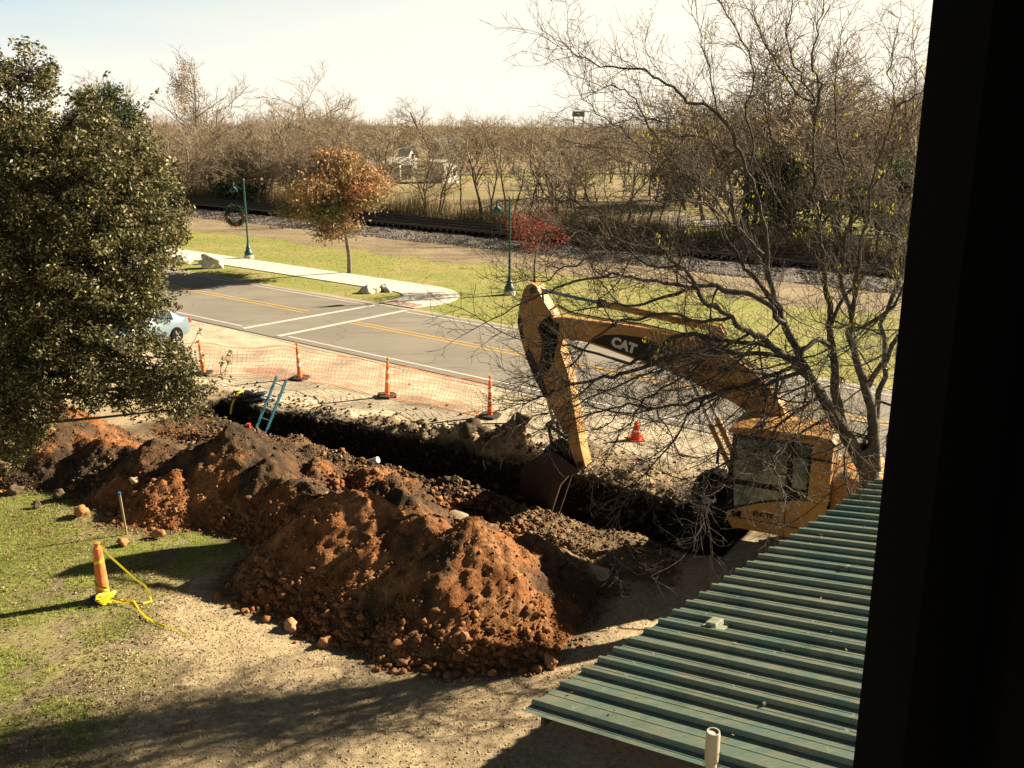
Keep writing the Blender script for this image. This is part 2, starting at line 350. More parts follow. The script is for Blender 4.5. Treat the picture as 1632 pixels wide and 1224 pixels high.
M_win = mat('dark_window', (.03, .035, .04), .2, None, None, .5)
M_tank = mat('tank_metal', (.12, .16, .13), .6)
M_frame = mat('dark_window_frame', (.0008, .0009, .0012), .95, None, None, .05)  # shade of the unlit room side put into the base colour
M_skin = mat('skin', (.4, .22, .14), .6)
M_jean = mat('dark_trousers', (.03, .035, .05), .85)
M_shirt = mat('dull_red_shirt', (.26, .06, .055), .85, [(8, (.18, .04, .04), .5, .7)])
M_carp = mat('pale_blue_car_paint', (.17, .23, .26), .3, None, None, .6, .3)
M_carw = mat('car_glass', (.03, .06, .07), .08, None, None, .7)
M_taill = mat('tail_lamp_red', (.4, .03, .02), .3)
M_brush = attr_mat('brush_stems', .9, .1)

# ================================================================ GROUND FAR
def sheet(name, poly, z, m):
    mb = MB(); mb.add([W(u, v, z) for u, v in poly], [tuple(range(len(poly)))]); return struct(mb.build(name, m))
def strip(name, u0, u1, v0, v1, z, m, seg=1, wob=0.0, seed=0):
    n = max(2, int((u1-u0)/seg)+1) if wob else 2
    us = np.linspace(u0, u1, n); j0 = fbm(us*.35, us*0+seed, seed)*wob; j1 = fbm(us*.35, us*0+seed+9, seed+5)*wob
    V = [W(a, v0+b, z) for a, b in zip(us, j0)]+[W(a, v1+b, z) for a, b in zip(us, j1)]
    mb = MB(); mb.add(V, [(i, i+1, n+i+1, n+i) for i in range(n-1)]); return struct(mb.build(name, m))
NU0, NU1, NV0, NV1 = -16.0, 36.0, -3.0, 22.5
# world-wide ground, four quads round the finely modelled near ground
mb = MB()
B = 1500
for (a, b, c, d) in ((-B, B, NV1, B), (-B, B, -B, NV0), (-B, NU0, NV0, NV1), (NU1, B, NV0, NV1)):
    mb.add([W(a, c), W(b, c), W(b, d), W(a, d)], [(0, 1, 2, 3)])
struct(mb.build('ground', M_field))
sheet('side_yard', [(NU1, -60), (120, -60), (120, 22.3), (NU1, 22.3)], .004, M_should)
strip('shoulder', -60, 160, 22.2, 30.45, .006, M_should, .8, .35, 3)
sheet('road', [(-120, 22.5), (260, 22.5), (260, 29.85), (-120, 29.85)], .011, M_asph)
def line(name, u0, u1, v, wd, m): sheet(name, [(u0, v-wd/2), (u1, v-wd/2), (u1, v+wd/2), (u0, v+wd/2)], .016, m)
line('edge_line', -110, 28.9, 22.93, .11, M_white); line('edge_line', 31.9, 240, 22.97, .11, M_white)
line('edge_line', -110, 28.8, 29.42, .10, M_white); line('edge_line', 31.4, 240, 29.5, .10, M_white)
for vv in (26.2, 26.52): line('centre_line', -110, 29.3, vv, .11, M_yell)
for vv in (26.45, 26.8): line('centre_line', 32.2, 240, vv, .11, M_yell)
sheet('crosswalk_line', [(29.1, 22.7), (29.38, 22.7), (29.12, 29.7), (28.86, 29.7)], .021, M_white)
sheet('crosswalk_line', [(31.35, 22.7), (31.63, 22.7), (31.1, 29.7), (30.82, 29.7)], .021, M_white)
sheet('gutter_joint', [(-110, 22.44), (240, 22.44), (240, 22.5), (-110, 22.5)], .017, mat('dark_joint', (.05, .04, .03), .9))
strip('lawn', -60, 200, 30.15, 43.4, .01, M_lawn, .8, .3, 11)
strip('dry_verge', -60, 240, 42.3, 48.4, .015, M_dirt, .7, 1.5, 21)
strip('track_margin', -80, 260, 57.6, 62, .012, M_dirt, 1, 1.2, 31)
# sidewalk with its bulb end and ramp, a raised slab
def arc(cu, cv, r, a0, a1, n, ru=None):
    return [(cu+(ru or r)*math.cos(R(a0+(a1-a0)*i/n)), cv+r*math.sin(R(a0+(a1-a0)*i/n))) for i in range(n+1)]
walk = [(160, 32.75), (33.0, 32.75)]+arc(33.0, 31.25, 1.5, 90, 180, 8, 1.75)[1:]+[(31.2, 30.2), (29.0, 30.2)]+[(28.7, 31.2)]+arc(32.2, 31.9, 3.2, 180, 90, 12, 3.5)+[(160, 35.1)]
mb = MB(); n = len(walk); mb.add([W(u, v, .02) for u, v in walk]+[W(u, v, .05) for u, v in walk], [tuple(range(n)), tuple(range(2*n-1, n-1, -1))]+[(i, (i+1) % n, (i+1) % n+n, i+n) for i in range(n)])
struct(mb.build('sidewalk', M_walk))
M_joint = mat('slab_joint', (.2, .17, .13), .95)
mb = MB()
for i in range(80):
    u = 33.5+i*1.5; mb.add([W(u, 32.8, .0525), W(u+.02, 32.8, .0525), W(u+.02, 35.05, .0525), W(u, 35.05, .0525)], [(0, 1, 2, 3)])
struct(mb.build('sidewalk_joints', M_joint))
M_tact = mat('brick_ramp', (.3, .17, .12), .9, [(8, (.42, .34, .26), .5, .65)])
sheet('ramp_pad', [(31.0, 30.3), (29.1, 30.3), (29.1, 31.0), (31.0, 31.0)], .056, M_tact)
# ballast beds and two tracks
def profile_strip(name, prof, u0, u1, m, amp, du=.5, seed=0):
    us = np.arange(u0, u1, du); n = len(us)
    vs = [];
    for (v, z) in prof:
        z = z*.4
        for q in us: vs.append((q, v, z))
    A = np.array(vs); A[:, 1] += fbm(A[:, 0]*.7, A[:, 1]*2, seed)*amp*2; A[:, 2] += fbm(A[:, 0]*2.1, A[:, 1]*3+5, seed+3, 3)*amp
    V = np.stack([UX*A[:, 0]+VX*A[:, 1], UY*A[:, 0]+VY*A[:, 1], A[:, 2]], 1); k = len(prof)
    i, j = np.meshgrid(np.arange(k-1), np.arange(n-1), indexing='ij'); a = (i*n+j).ravel()
    return np_mesh(name, V, np.stack([a, a+1, a+n+1, a+n], 1), None, True)
prof = [(47.9, -.15), (48.3, .08), (49, .22), (49.8, .35), (50.6, .55), (51.3, .72), (52, .8), (53, .82), (54, .8), (55, .82), (56, .82), (57, .76), (57.8, .45), (58.6, .1), (59.2, -.15)]
struct(link('track_bed', profile_strip('track_bed', prof, -60, 250, M_ballast, .12, .5, 5), M_ballast))
dk = [(51.3, .735), (52, .815), (53, .835), (54, .815), (55, .835), (56, .835), (57, .775), (57.8, .47)]
M_dark = mat('dark_ballast', (.008, .007, .006), .95, [(8, (.018, .015, .012), .5, .7)], [(9, .8, .1)], .03)  # near-black ballast tone along the top of the track bed
me_ = profile_strip('track_top', dk, -60, 250, M_dark, .12, .5, 5); struct(link('track_top', me_, M_dark, None, (0, 0, .03)))
g = np.random.default_rng(3); n = 16000
u = g.random(n)*130-25; v = 48.2+g.random(n)**1.3*3.0; z = .4*np.interp(v, [p[0] for p in prof], [p[1] for p in prof])
P = np.stack([UX*u+VX*v, UY*u+VY*v, z], 1); c = g.random(n)
tn = np.where(c[:, None] < .5, np.array([.1, .085, .072]), np.where(c[:, None] < .85, np.array([.2, .17, .14]), np.array([.36, .31, .26])))
stuff(link('ballast_stones', rocks_mesh('ballast_stones', P, .03+.045*g.random(n), tn, 1, .3, .8, 4), M_clod))
for kk, v0 in enumerate((53.0, 56.0)):
    t = thing('railway_track', ['nearer railway track with dark sleepers on the ballast bank', 'farther railway track with dark sleepers beside the brush'][kk], 'railway track', W(0, v0, 0), 0, 'railway tracks beyond the lawn')
    tb = MB().box((0, 0, 0), (.26, 2.6, .2)); tm = tb.mesh('sleeper'); tm.materials.append(M_tie)
    ang = math.atan2(UY, UX)
    base = W(0, v0)
    # nearest sleepers are parts, the rest joined
    us_all = np.arange(-30, 240, .62); rest = MB(); first = 0
    for i, uu in enumerate(us_all):
        q = W(uu, v0, .40)
        if 10 < uu < 90 and first < 130:
            o = bpy.data.objects.new('sleeper', tm); COL.objects.link(o); o.parent = t; o.location = (q[0]-base[0], q[1]-base[1], .40); o.rotation_euler = (0, 0, ang+random.uniform(-.01, .01)); first += 1
        else: rest.box((q[0]-base[0], q[1]-base[1], .40), (.26, 2.6, .2), Matrix.Rotation(ang, 3, 'Z'))
    stuff(rest.build('sleepers', M_tie, t))
    for s in (-.72, .72):
        mb = MB(); a = W(-60, s, .50); b = W(250, s, .50)
        a = Vector(a)+Vector((0, 0, .1)); b = Vector(b)+Vector((0, 0, .1)); mb.bar(a, b, .07, .16); mb.bar(a-Vector((0, 0, .07)), b-Vector((0, 0, .07)), .15, .03); mb.build('rail', M_rail, t)
# pale drive patches beyond the tracks, seen between the branches
def blob(name, cx, cy, rx, ry, z, m, seed):
    n = 40; pts = []
    for i in range(n):
        a = 2*math.pi*i/n; k = 1+.5*float(fbm(np.array([math.cos(a)*1.3+seed]), np.array([math.sin(a)*1.3]), seed)[0])
        pts.append((cx+rx*k*math.cos(a), cy+ry*k*math.sin(a), z))
    mb = MB(); mb.add(pts, [tuple(range(n))]); return struct(mb.build(name, m))
blob('gravel_drive', 15.6, 80.5, 3.6, 2.6, .02, M_grey, 3); blob('gravel_drive', 12.7, 87.5, 3.4, 1.6, .02, M_grey, 8)
blob('green_patch', 11, 72, 16, 3.5, .014, M_lawn, 5); blob('green_patch', -2, 150, 26, 9, .02, M_lawn, 6); blob('green_patch', 32, 84, 14, 10, .016, M_lawn, 9)

# ================================================================ GROUND NEAR (trench, lawn, gravel)
FA = R(-57); FX, FY = math.sin(FA), math.cos(FA); NX, NY = -FX*-1*0+FY, -FX
def sn(x, y): return x*FX+y*FY, x*NX+y*NY
def trench_d(x, y):
    s, n = sn(x, y); j1 = fbm(s*1.1, s*0+3, 41)*.28+fbm(s*5, s*0, 47, 2)*.07; j2 = fbm(s*.9, s*0+8, 43)*.4+fbm(s*5, s*0+4, 49, 2)*.08
    near = np.interp(s, [5, 10, 15, 20, 23], [16.1, 16.1, 16.25, 16.55, 16.7])+j1; far = np.interp(s, [5, 9, 14, 18, 23], [17.9, 18.25, 18.4, 18.25, 17.95])+j2
    return np.minimum(np.minimum(n-near, far-n), np.minimum(s-5.6, 22.5-s+fbm(n*2, n*0, 5)*.3)), s, n, near, far
HP = [(-.82, 14.9, 1.38), (-1.6, 15.45, 1.22), (-3.05, 16.25, 1.33), (-2.2, 16.95, 1.05), (-4.6, 18.3, .82), (-3.6, 17.2, .86), (-5.3, 19.0, .95), (-6.25, 19.95, 1.35), (-7.2, 20.1, 1.0), (-8.15, 20.25, 1.0), (-9.6, 21, .8), (-11.2, 21.8, 1.2), (-13.3, 22.3, 1.0), (-15.5, 23, 1.2), (.35, 15.5, .8), (1.05, 15.9, .42), (2.1, 16.3, .2), (-2.5, 18.7, .75), (-.6, 17.2, .42), (-4.4, 20.0, .6), (-6, 21.5, .5), (1.2, 15.4, .3), (2.6, 16.2, .18), (-2.3, 15.0, .95), (-.3, 14.3, .95), (-7.3, 18.9, .7)]
def heap_h(x, y):
    x = np.asarray(x, float); y = np.asarray(y, float)
    wx = x+fbm(x*.8, y*.8, 61)*.32; wy = y+fbm(x*.8+9, y*.8, 67)*.32
    h = np.full(x.shape, -9.0)
    for px_, py_, pz in HP:
        d = np.sqrt((wx-px_)**2+(wy-py_)**2+.015); h = np.maximum(h, pz*1.14+.09-.74*d)
    # crests joining neighbouring tips
    for i in range(13):
        a = HP[i]; b = HP[i+1]
        if abs(a[0]-b[0])+abs(a[1]-b[1]) > 4: continue
        dx, dy = b[0]-a[0], b[1]-a[1]; L2 = dx*dx+dy*dy
        t = np.clip(((wx-a[0])*dx+(wy-a[1])*dy)/L2, 0, 1); d = np.hypot(wx-a[0]-t*dx, wy-a[1]-t*dy)
        h = np.maximum(h, (a[2]*(1-t)+b[2]*t)*1.12*(1-.24*np.sin(np.pi*t))-.74*d)
    dt, s, n, near, far = trench_d(x, y)
    wk = ss(13.4, 15.2, n)*(1-ss(21.6, 23, s))*ss(5.2, 7.5, s); bank = wk*((.34-.2*ss(17, 18.5, s)-.2*ss(12.5, 10, s))*(1+fbm(x*.9, y*.9, 77))-.03)-.7*(1-wk)
    h = np.where(h > bank, h, bank)
    h = h+np.clip(h+.12, 0, .6)*(.12*fbm(x*1.5, y*1.5, 71, 3)+.2*(np.abs(fbm(x*3.3, y*3.3, 72, 3))-.13)+.16*fbm(x*7, y*7, 73, 3))+.04*fbm(x*15, y*15, 79, 2)*ss(-.3, .1, h)
    lim = (near-.05-n)*1.15+.02
    return np.where((s > 5.3) & (s < 22.8), np.minimum(h, lim), h)
def ground_z(x, y):
    dt, s, n, near, far = trench_d(x, y)
    z = .02*fbm(x*.9, y*.9, 5)+.008*fbm(x*6, y*6, 6, 2)
    bm = np.exp(-((n-far-.45)/.45)**2)*(.04+.30*ss(17.5, 13, s)*ss(9.5, 12.5, s)+.08*(s < 19))*(1+1.5*fbm(x*1.4, y*1.4, 88))*ss(5.2, 7, s)*(1-ss(21.5, 23, s))
    z = z+np.maximum(bm, 0)*(1+.8*fbm(x*6, y*6, 9, 3))
    z = z-1.95*ss(-.02, .34, dt)*(1+.06*fbm(x*3, y*3, 12))
    return z
def edge_fade(u, v): return np.clip(np.minimum(np.minimum(u-NU0, NU1-u), np.minimum(v-NV0, NV1-v))/.8, 0, 1)
nu, nv = 660, 330
uu = np.linspace(NU0, NU1, nu); vv = np.linspace(NV0, NV1, nv); Ug, Vg = np.meshgrid(uu, vv, indexing='ij')
X = UX*Ug+VX*Vg; Y = UY*Ug+VY*Vg; ef = edge_fade(Ug, Vg); Z = ground_z(X, Y)*ef
def col(*c): return np.array(c)
g_lawn, g_lawn2, g_bare = col(.17, .19, .04), col(.22, .19, .08), col(.2, .155, .095)
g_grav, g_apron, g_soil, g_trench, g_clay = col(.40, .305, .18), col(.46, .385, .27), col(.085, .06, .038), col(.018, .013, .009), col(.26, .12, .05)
def mixc(a, b, t): return a*(1-t[..., None])+b*t[..., None]
def ground_tone(x, y):
    dt, s, n, near, far = trench_d(x, y)
    e = np.broadcast_to(g_grav, x.shape+(3,)).copy()
    e = mixc(e, g_grav*.78, ss(-.1, .35, fbm(x*.35, y*.35, 15)))
    # lawn lower left
    lim = np.interp(y, [5, 10.4, 12.1, 14.7, 16.7, 18], [-5.2, -5.4, -5.35, -5.75, -5.0, -5])
    tl = ss(.5, -.5, x-lim+fbm(x*1.1, y*1.1, 21)*1.2+fbm(x*5, y*5, 22, 2)*.35)*ss(22.6, 21.2, y)
    lawn = mixc(np.broadcast_to(g_lawn, x.shape+(3,)), np.broadcast_to(g_lawn2, x.shape+(3,)), ss(-.25, .35, fbm(x*.8, y*.8, 25)+.16*(x+8)))
    lawn = mixc(lawn, np.broadcast_to(g_bare, x.shape+(3,)), .9*ss(-.05, .35, fbm(x*2.4, y*2.4, 26)+.1*(x+7.6)-.05*(y-12)))
    e = mixc(e, lawn, tl)
    # soil around and under the heap
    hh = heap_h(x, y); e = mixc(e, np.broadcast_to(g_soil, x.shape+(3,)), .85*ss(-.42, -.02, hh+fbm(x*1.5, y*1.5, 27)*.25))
    # pale apron beyond the trench
    ap = ss(17.0, 17.6, n)
    apc = mixc(np.broadcast_to(g_apron, x.shape+(3,)), np.broadcast_to(g_apron*.8, x.shape+(3,)), ss(-.1, .4, fbm(x*.5, y*.5, 33)))
    e = mixc(e, apc, ap)
    br = ss(.9, -.2, n-far-1.0*ss(20.5, 13, s)-1.1*ss(13, 9, s)+fbm(x*1.1, y*1.1, 35)*1.1+fbm(x*5, y*5, 36, 3)*.45)
    soil = mixc(np.broadcast_to(g_soil*1.5, x.shape+(3,)), np.broadcast_to(g_grav*.75, x.shape+(3,)), ss(-.3, .4, fbm(x*1.6, y*1.6, 37)))
    e = mixc(e, soil, br*ap)
    for (cx, cy, rx, ry, c, am) in ((-8.0, 30.3, 1.5, .55, col(.3, .2, .15), .8), (-2.6, 26.9, 1.3, .5, col(.22, .17, .12), .7)):
        du = (x-cx)*UX+(y-cy)*UY; dv = (x-cx)*VX+(y-cy)*VY
        q = ss(1.15, .8, np.sqrt((du/rx)**2+(dv/ry)**2)+fbm(x*2, y*2, 38)*.35); e = mixc(e, np.broadcast_to(c, x.shape+(3,)), q*am)
    e = mixc(e, np.broadcast_to(g_trench, x.shape+(3,)), ss(-.1, .03, dt))  # trench shade put into the soil colour, near black inside the lip
    e = mixc(e, np.broadcast_to(g_clay*.7, x.shape+(3,)), .6*ss(1.2, 0, np.hypot(x+9.4, y-18.2))*ss(-.1, .3, fbm(x*2, y*2, 39)+.1))
    return e
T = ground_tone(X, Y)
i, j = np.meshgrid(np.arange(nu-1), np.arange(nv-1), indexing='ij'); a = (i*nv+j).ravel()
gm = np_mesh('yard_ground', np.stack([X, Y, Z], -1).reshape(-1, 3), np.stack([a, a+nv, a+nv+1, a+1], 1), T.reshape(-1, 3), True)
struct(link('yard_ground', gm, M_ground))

# ---------------------------------------------------------------- spoil heap
hx = np.arange(-17.5, 4.2, .05); hy = np.arange(11.6, 25.2, .05); Xh, Yh = np.meshgrid(hx, hy, indexing='ij')
Hh = heap_h(Xh, Yh); Gz = ground_z(Xh, Yh)
def heap_tone(x, y, h):
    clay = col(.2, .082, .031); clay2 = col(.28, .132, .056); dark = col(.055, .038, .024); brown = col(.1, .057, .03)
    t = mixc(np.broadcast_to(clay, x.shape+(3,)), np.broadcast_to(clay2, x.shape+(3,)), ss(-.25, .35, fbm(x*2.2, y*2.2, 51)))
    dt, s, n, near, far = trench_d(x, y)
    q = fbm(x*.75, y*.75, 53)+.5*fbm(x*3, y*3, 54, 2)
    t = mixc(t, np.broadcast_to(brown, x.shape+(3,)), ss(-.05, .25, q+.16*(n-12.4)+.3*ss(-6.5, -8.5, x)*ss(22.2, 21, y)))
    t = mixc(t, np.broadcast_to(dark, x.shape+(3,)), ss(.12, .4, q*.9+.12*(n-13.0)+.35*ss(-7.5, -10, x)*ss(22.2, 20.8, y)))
    t = mixc(t, np.broadcast_to(brown*1.7, x.shape+(3,)), .6*ss(14.6, 15.6, n)*ss(12, 15, s)*ss(-.25, .2, fbm(x*1.3, y*1.3, 58)))
    t = mixc(t, np.broadcast_to(col(.19, .135, .08), x.shape+(3,)), .8*ss(-.6, .5, x)*ss(15.0, 15.9, y))
    return t*(1+.25*fbm(x*9, y*9, 55, 2))[..., None]
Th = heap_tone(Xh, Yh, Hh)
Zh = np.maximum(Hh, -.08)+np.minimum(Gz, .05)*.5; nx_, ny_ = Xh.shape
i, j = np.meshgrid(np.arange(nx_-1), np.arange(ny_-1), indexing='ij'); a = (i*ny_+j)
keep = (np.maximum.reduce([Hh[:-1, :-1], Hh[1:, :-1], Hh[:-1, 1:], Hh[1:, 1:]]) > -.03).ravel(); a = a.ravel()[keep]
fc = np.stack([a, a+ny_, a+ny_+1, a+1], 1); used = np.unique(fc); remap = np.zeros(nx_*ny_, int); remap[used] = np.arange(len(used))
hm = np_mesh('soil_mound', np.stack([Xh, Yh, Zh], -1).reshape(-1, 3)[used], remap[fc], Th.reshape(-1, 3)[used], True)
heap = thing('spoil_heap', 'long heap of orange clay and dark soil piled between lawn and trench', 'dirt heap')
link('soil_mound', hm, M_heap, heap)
# clods over the heap and its skirt
def clods(name, n, r0, r1, sub, seed, parent, want):
    g = np.random.default_rng(seed); x = g.uniform(-15, 4, n*7); y = g.uniform(11.7, 24, n*7); h = heap_h(x, y); p = want(x, y, h)
    k = g.random(len(x)) < p; x, y, h = x[k][:n], y[k][:n], h[k][:n]
    r = r0+(r1-r0)*g.random(len(x))**2.6; z = np.maximum(h, ground_z(x, y))+r*np.where(h > .55, .1, .32)
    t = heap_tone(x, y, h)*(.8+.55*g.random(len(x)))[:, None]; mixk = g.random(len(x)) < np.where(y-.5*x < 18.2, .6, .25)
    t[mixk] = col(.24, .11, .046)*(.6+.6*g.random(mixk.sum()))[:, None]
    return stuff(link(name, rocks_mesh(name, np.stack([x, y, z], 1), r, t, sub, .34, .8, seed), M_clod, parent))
slope = lambda x, y, h: np.where(h > .02, .25+.75*ss(.85, .1, h)*ss(-.2, .25, fbm(x*.9, y*.9, 91)+.1), np.where(h > -.32, .5*ss(-.32, 0, h), 0))
clods('fine_clods', 24000, .010, .034, 1, 5, heap, slope)
clods('coarse_clods', 2300, .02, .06, 2, 6, heap, lambda x, y, h: np.where(h > -.2, ss(.62, .0, h)*ss(-.25, .1, h), 0)*np.where(x > .4, .12, 1)*ss(-.15, .3, fbm(x*.8, y*.8, 93)+.12))
clods('skirt_clods', 5200, .02, .085, 2, 7, heap, lambda x, y, h: np.where((h > -.3) & (y < 20), ss(.75, -.05, h)*ss(-.3, -.02, h), 0)*(x < .6)*ss(-.25, .2, fbm(x*.9, y*.9, 97)+.12))
# clods along the trench lips
g = np.random.default_rng(8); n = 4200; s_ = g.uniform(6, 23, n); far_side = g.random(n) < .55
near_ = np.interp(s_, [5, 10, 15, 20, 23], [16.1, 16.1, 16.25, 16.55, 16.7]); far_ = np.interp(s_, [5, 9, 14, 18, 23], [17.9, 18.25, 18.4, 18.25, 17.95])
n_ = np.where(far_side, far_+g.exponential(.55, n)+.1, near_-g.exponential(.5, n)-.1)
x = s_*FX+n_*NX; y = s_*FY+n_*NY; zz = np.maximum(ground_z(x, y), np.where(far_side, -9, heap_h(x, y))); r = .01+.05*g.random(n)**3.5
ok = zz > -.1
tn = np.where(g.random(n)[:, None] < .72, col(.075, .053, .034), col(.24, .17, .1))*(.7+.6*g.random(n))[:, None]
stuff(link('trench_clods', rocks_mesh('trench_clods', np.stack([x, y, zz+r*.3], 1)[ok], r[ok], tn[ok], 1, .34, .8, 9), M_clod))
# clods stuck in the ragged far wall of the trench
g = np.random.default_rng(18); n = 2600; s_ = g.uniform(6, 22.3, n); zz = -1.3*g.random(n)**1.4-.02; far_ = np.interp(s_, [5, 9, 14, 18, 23], [17.9, 18.25, 18.4, 18.25, 17.95])+fbm(s_*.9, s_*0+8, 43)*.4+fbm(s_*5, s_*0+4, 49, 2)*.08
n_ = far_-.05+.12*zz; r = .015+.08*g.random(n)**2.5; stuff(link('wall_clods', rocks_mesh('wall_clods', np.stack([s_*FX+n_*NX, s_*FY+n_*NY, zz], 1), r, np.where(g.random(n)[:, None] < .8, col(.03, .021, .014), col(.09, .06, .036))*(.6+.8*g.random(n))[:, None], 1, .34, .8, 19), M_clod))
# individually visible lumps
def lump(name, label, cat, x, y, r, tone, seed, group=None, zs=.8, sub=3, z=None):
    v, f = ico(sub); g = np.random.default_rng(seed); V = v.copy()
    for k_ in range(4):
        dd = rand_dirs(g, 5)
        for d in dd: V *= (1+.16/(k_+1)*np.sin((v@d)*(2.3+2.2*k_)+g.random()*6))[:, None]
    V *= (1+.05*g.standard_normal(len(v)))[:, None]
    V = V/np.abs(V).max()*np.array([1, .85, zs]); ct, st = math.cos(seed), math.sin(seed)
    V = np.stack([V[:, 0]*ct-V[:, 1]*st, V[:, 0]*st+V[:, 1]*ct, V[:, 2]], 1)*r
    tn = np.broadcast_to(np.array(tone), V.shape)*(1+.25*fbm(v[:, 0]*3+seed, v[:, 1]*3+v[:, 2]*2, seed))[:, None]
    o = link(name, np_mesh(name, V, f, tn, False), M_clod)
    zz = float(max(ground_z(np.array([x]), np.array([y]))[0], heap_h(np.array([x]), np.array([y]))[0])) if z is None else z
    o.location = (x, y, zz+r*zs*.62); return tag(o, label, cat, group)
CL, DK = (.33, .16, .07), (.11, .075, .048)
lump('clay_lump', 'large rounded orange clay lump on the lawn edge by the heap', 'dirt clod', -9.25, 18.45, .27, CL, 1)
lump('clay_lump', 'dark brown clod on the grass just above the large orange lump', 'dirt clod', -10.1, 19.35, .24, DK, 2)
lump('clay_lump', 'orange clay lump at the end of the fallen wooden stake', 'dirt clod', -7.15, 17.35, .2, CL, 3)
lump('clay_lump', 'small orange lump between the upright stake and the tall orange cone', 'dirt clod', -7.75, 17.0, .15, CL, 4)
lump('clay_lump', 'pitted orange lump alone on the gravel near the green roof eave', 'dirt clod', .62, 12.78, .19, CL, 5)
lump('clay_lump', 'pale orange lump at the foot of the heap nearest the loose tape end', 'dirt clod', -3.66, 13.85, .2, (.4, .21, .1), 6, zs=.6)
lump('clay_lump', 'round orange lump on the gravel at the middle of the heap foot', 'dirt clod', -3.05, 13.4, .15, CL, 7)
lump('clay_lump', 'small orange lump lying out on the gravel beyond the heap foot', 'dirt clod', -2.05, 12.95, .1, CL, 8)
lump('clay_lump', 'round orange ball of clay at the lowest point of the heap foot', 'dirt clod', -.72, 13.02, .15, CL, 9)
lump('clay_lump', 'brown clod at the top left of the lawn, second from the oak leaves', 'dirt clod', -11.3, 19.6, .26, DK, 10)
lump('clay_lump', 'broken brown clod at the top left of the lawn below the oak leaves', 'dirt clod', -11.9, 20.3, .28, (.28, .2, .12), 11)
lump('clay_lump', 'tan clod in the dark shade beside the upright stake', 'dirt clod', -8.3, 19.2, .15, (.42, .3, .17), 12)
lump('clay_lump', 'small brown clod where the lawn, heap shadow and big orange lump meet', 'dirt clod', -10.4, 18.9, .14, DK, 14)
lump('broken_slab', 'pale flat chunk of broken paving on the far lip of the trench', 'paving chunk', -4.0, 23.5, .34, (.42, .35, .24), 15, zs=.3)
lump('broken_slab', 'small tan paving chunk sticking from the trench wall', 'paving chunk', -3.3, 22.95, .26, (.4, .33, .22), 16, zs=.3)
lump('broken_slab', 'flat grey slab lying in the spoil between heap and excavator wheel', 'paving chunk', 1.6, 15.6, .42, (.34, .29, .21), 17, zs=.12)
lump('broken_slab', 'thin pale slab lying loose on the dark part of the heap', 'paving chunk', -3.9, 18.3, .25, (.3, .26, .19), 18, zs=.2)
lump('broken_slab', 'flat brown slab on the slope behind the middle of the heap', 'paving chunk', -1.1, 17.4, .33, (.27, .21, .14), 19, zs=.2)

# ---------------------------------------------------------------- lawn blades, litter and gravel
g = np.random.default_rng(12); n = 120000
x = g.uniform(-15, -4.2, n); y = g.uniform(9, 20.5, n)
t = ground_tone(x, y); green = (t[:, 1] > t[:, 0]*.93) & (heap_h(x, y) < .0)
pr = np.where(green, .75, .16)*(x < -4.6); k = (g.random(n) < pr) & (heap_h(x, y) < .02); x, y, t = x[k], y[k], t[k]; n = len(x)
z = ground_z(x, y); hgt = .025+.045*g.random(n)**1.5; an = g.random(n)*6.283; ln = (g.random((n, 2))-.5)*.045; wv = .0045+.004*g.random(n)
P0 = np.stack([x-np.cos(an)*wv, y-np.sin(an)*wv, z-.003], 1); P1 = np.stack([x+np.cos(an)*wv, y+np.sin(an)*wv, z-.003], 1); P2 = np.stack([x+ln[:, 0], y+ln[:, 1], z+hgt], 1)
V = np.stack([P0, P1, P2], 1).reshape(-1, 3); f = np.arange(3*n).reshape(-1, 3)
dry = g.random(n) < .38; tn = np.where(dry[:, None], col(.34, .27, .13), col(.24, .29, .04))*(.6+.7*g.random(n))[:, None]
stuff(link('grass_blades', np_mesh('grass_blades', V, f, np.repeat(tn, 3, axis=0)), M_grassb))
n = 52000; x = g.uniform(-15, -3.2, n); y = g.uniform(8.8, 20.3, n)
lim = np.interp(y, [5, 10.4, 12.1, 14.7, 16.7, 18], [-5.2, -5.4, -5.35, -5.75, -6.5, -7]); k = (x < lim+g.normal(0, .5, n)) & (heap_h(x, y) < .0) & (g.random(n) < .35+.65*ss(-.2, .3, fbm(x*.9, y*.9, 95)+.06*(x+8))); x, y = x[k], y[k]; n = len(x)
C = np.stack([x, y, ground_z(x, y)+.012+.02*g.random(n)], 1); A = rand_dirs(g, n)*np.array([1, 1, .35]); A *= (.016+.018*g.random(n))[:, None]; Bv = np.cross(A, rand_dirs(g, n)*np.array([.35, .35, 1])); Bv = Bv/(np.linalg.norm(Bv, axis=1, keepdims=True)+1e-9)*(.009+.01*g.random(n))[:, None]
tn = np.where(g.random(n)[:, None] < .5, col(.25, .17, .09), np.where(g.random(n)[:, None] < .6, col(.12, .08, .045), col(.42, .33, .2)))*(.7+.5*g.random(n))[:, None]
stuff(link('fallen_leaves', quads_np('fallen_leaves', C, A, Bv, tn, .3), M_leafd))
n = 22000; x = g.uniform(-6.5, 3.5, n); y = g.uniform(8, 15, n); k = heap_h(x, y) < -.02; x, y = x[k], y[k]; n = len(x); r = .006+.012*g.random(n)**2
tn = np.where(g.random(n)[:, None] < .55, col(.4, .31, .19), col(.27, .2, .13))*(.7+.6*g.random(n))[:, None]
stuff(link('gravel_pebbles', rocks_mesh('gravel_pebbles', np.stack([x, y, ground_z(x, y)+r*.2], 1), r, tn, 1, .2, .7, 13), M_clod))
n = 5000; s_ = g.uniform(-4, 13.5, n); n_ = 18.2+g.exponential(1.1, n); x = s_*FX+n_*NX; y = s_*FY+n_*NY; r = .01+.035*g.random(n)**3
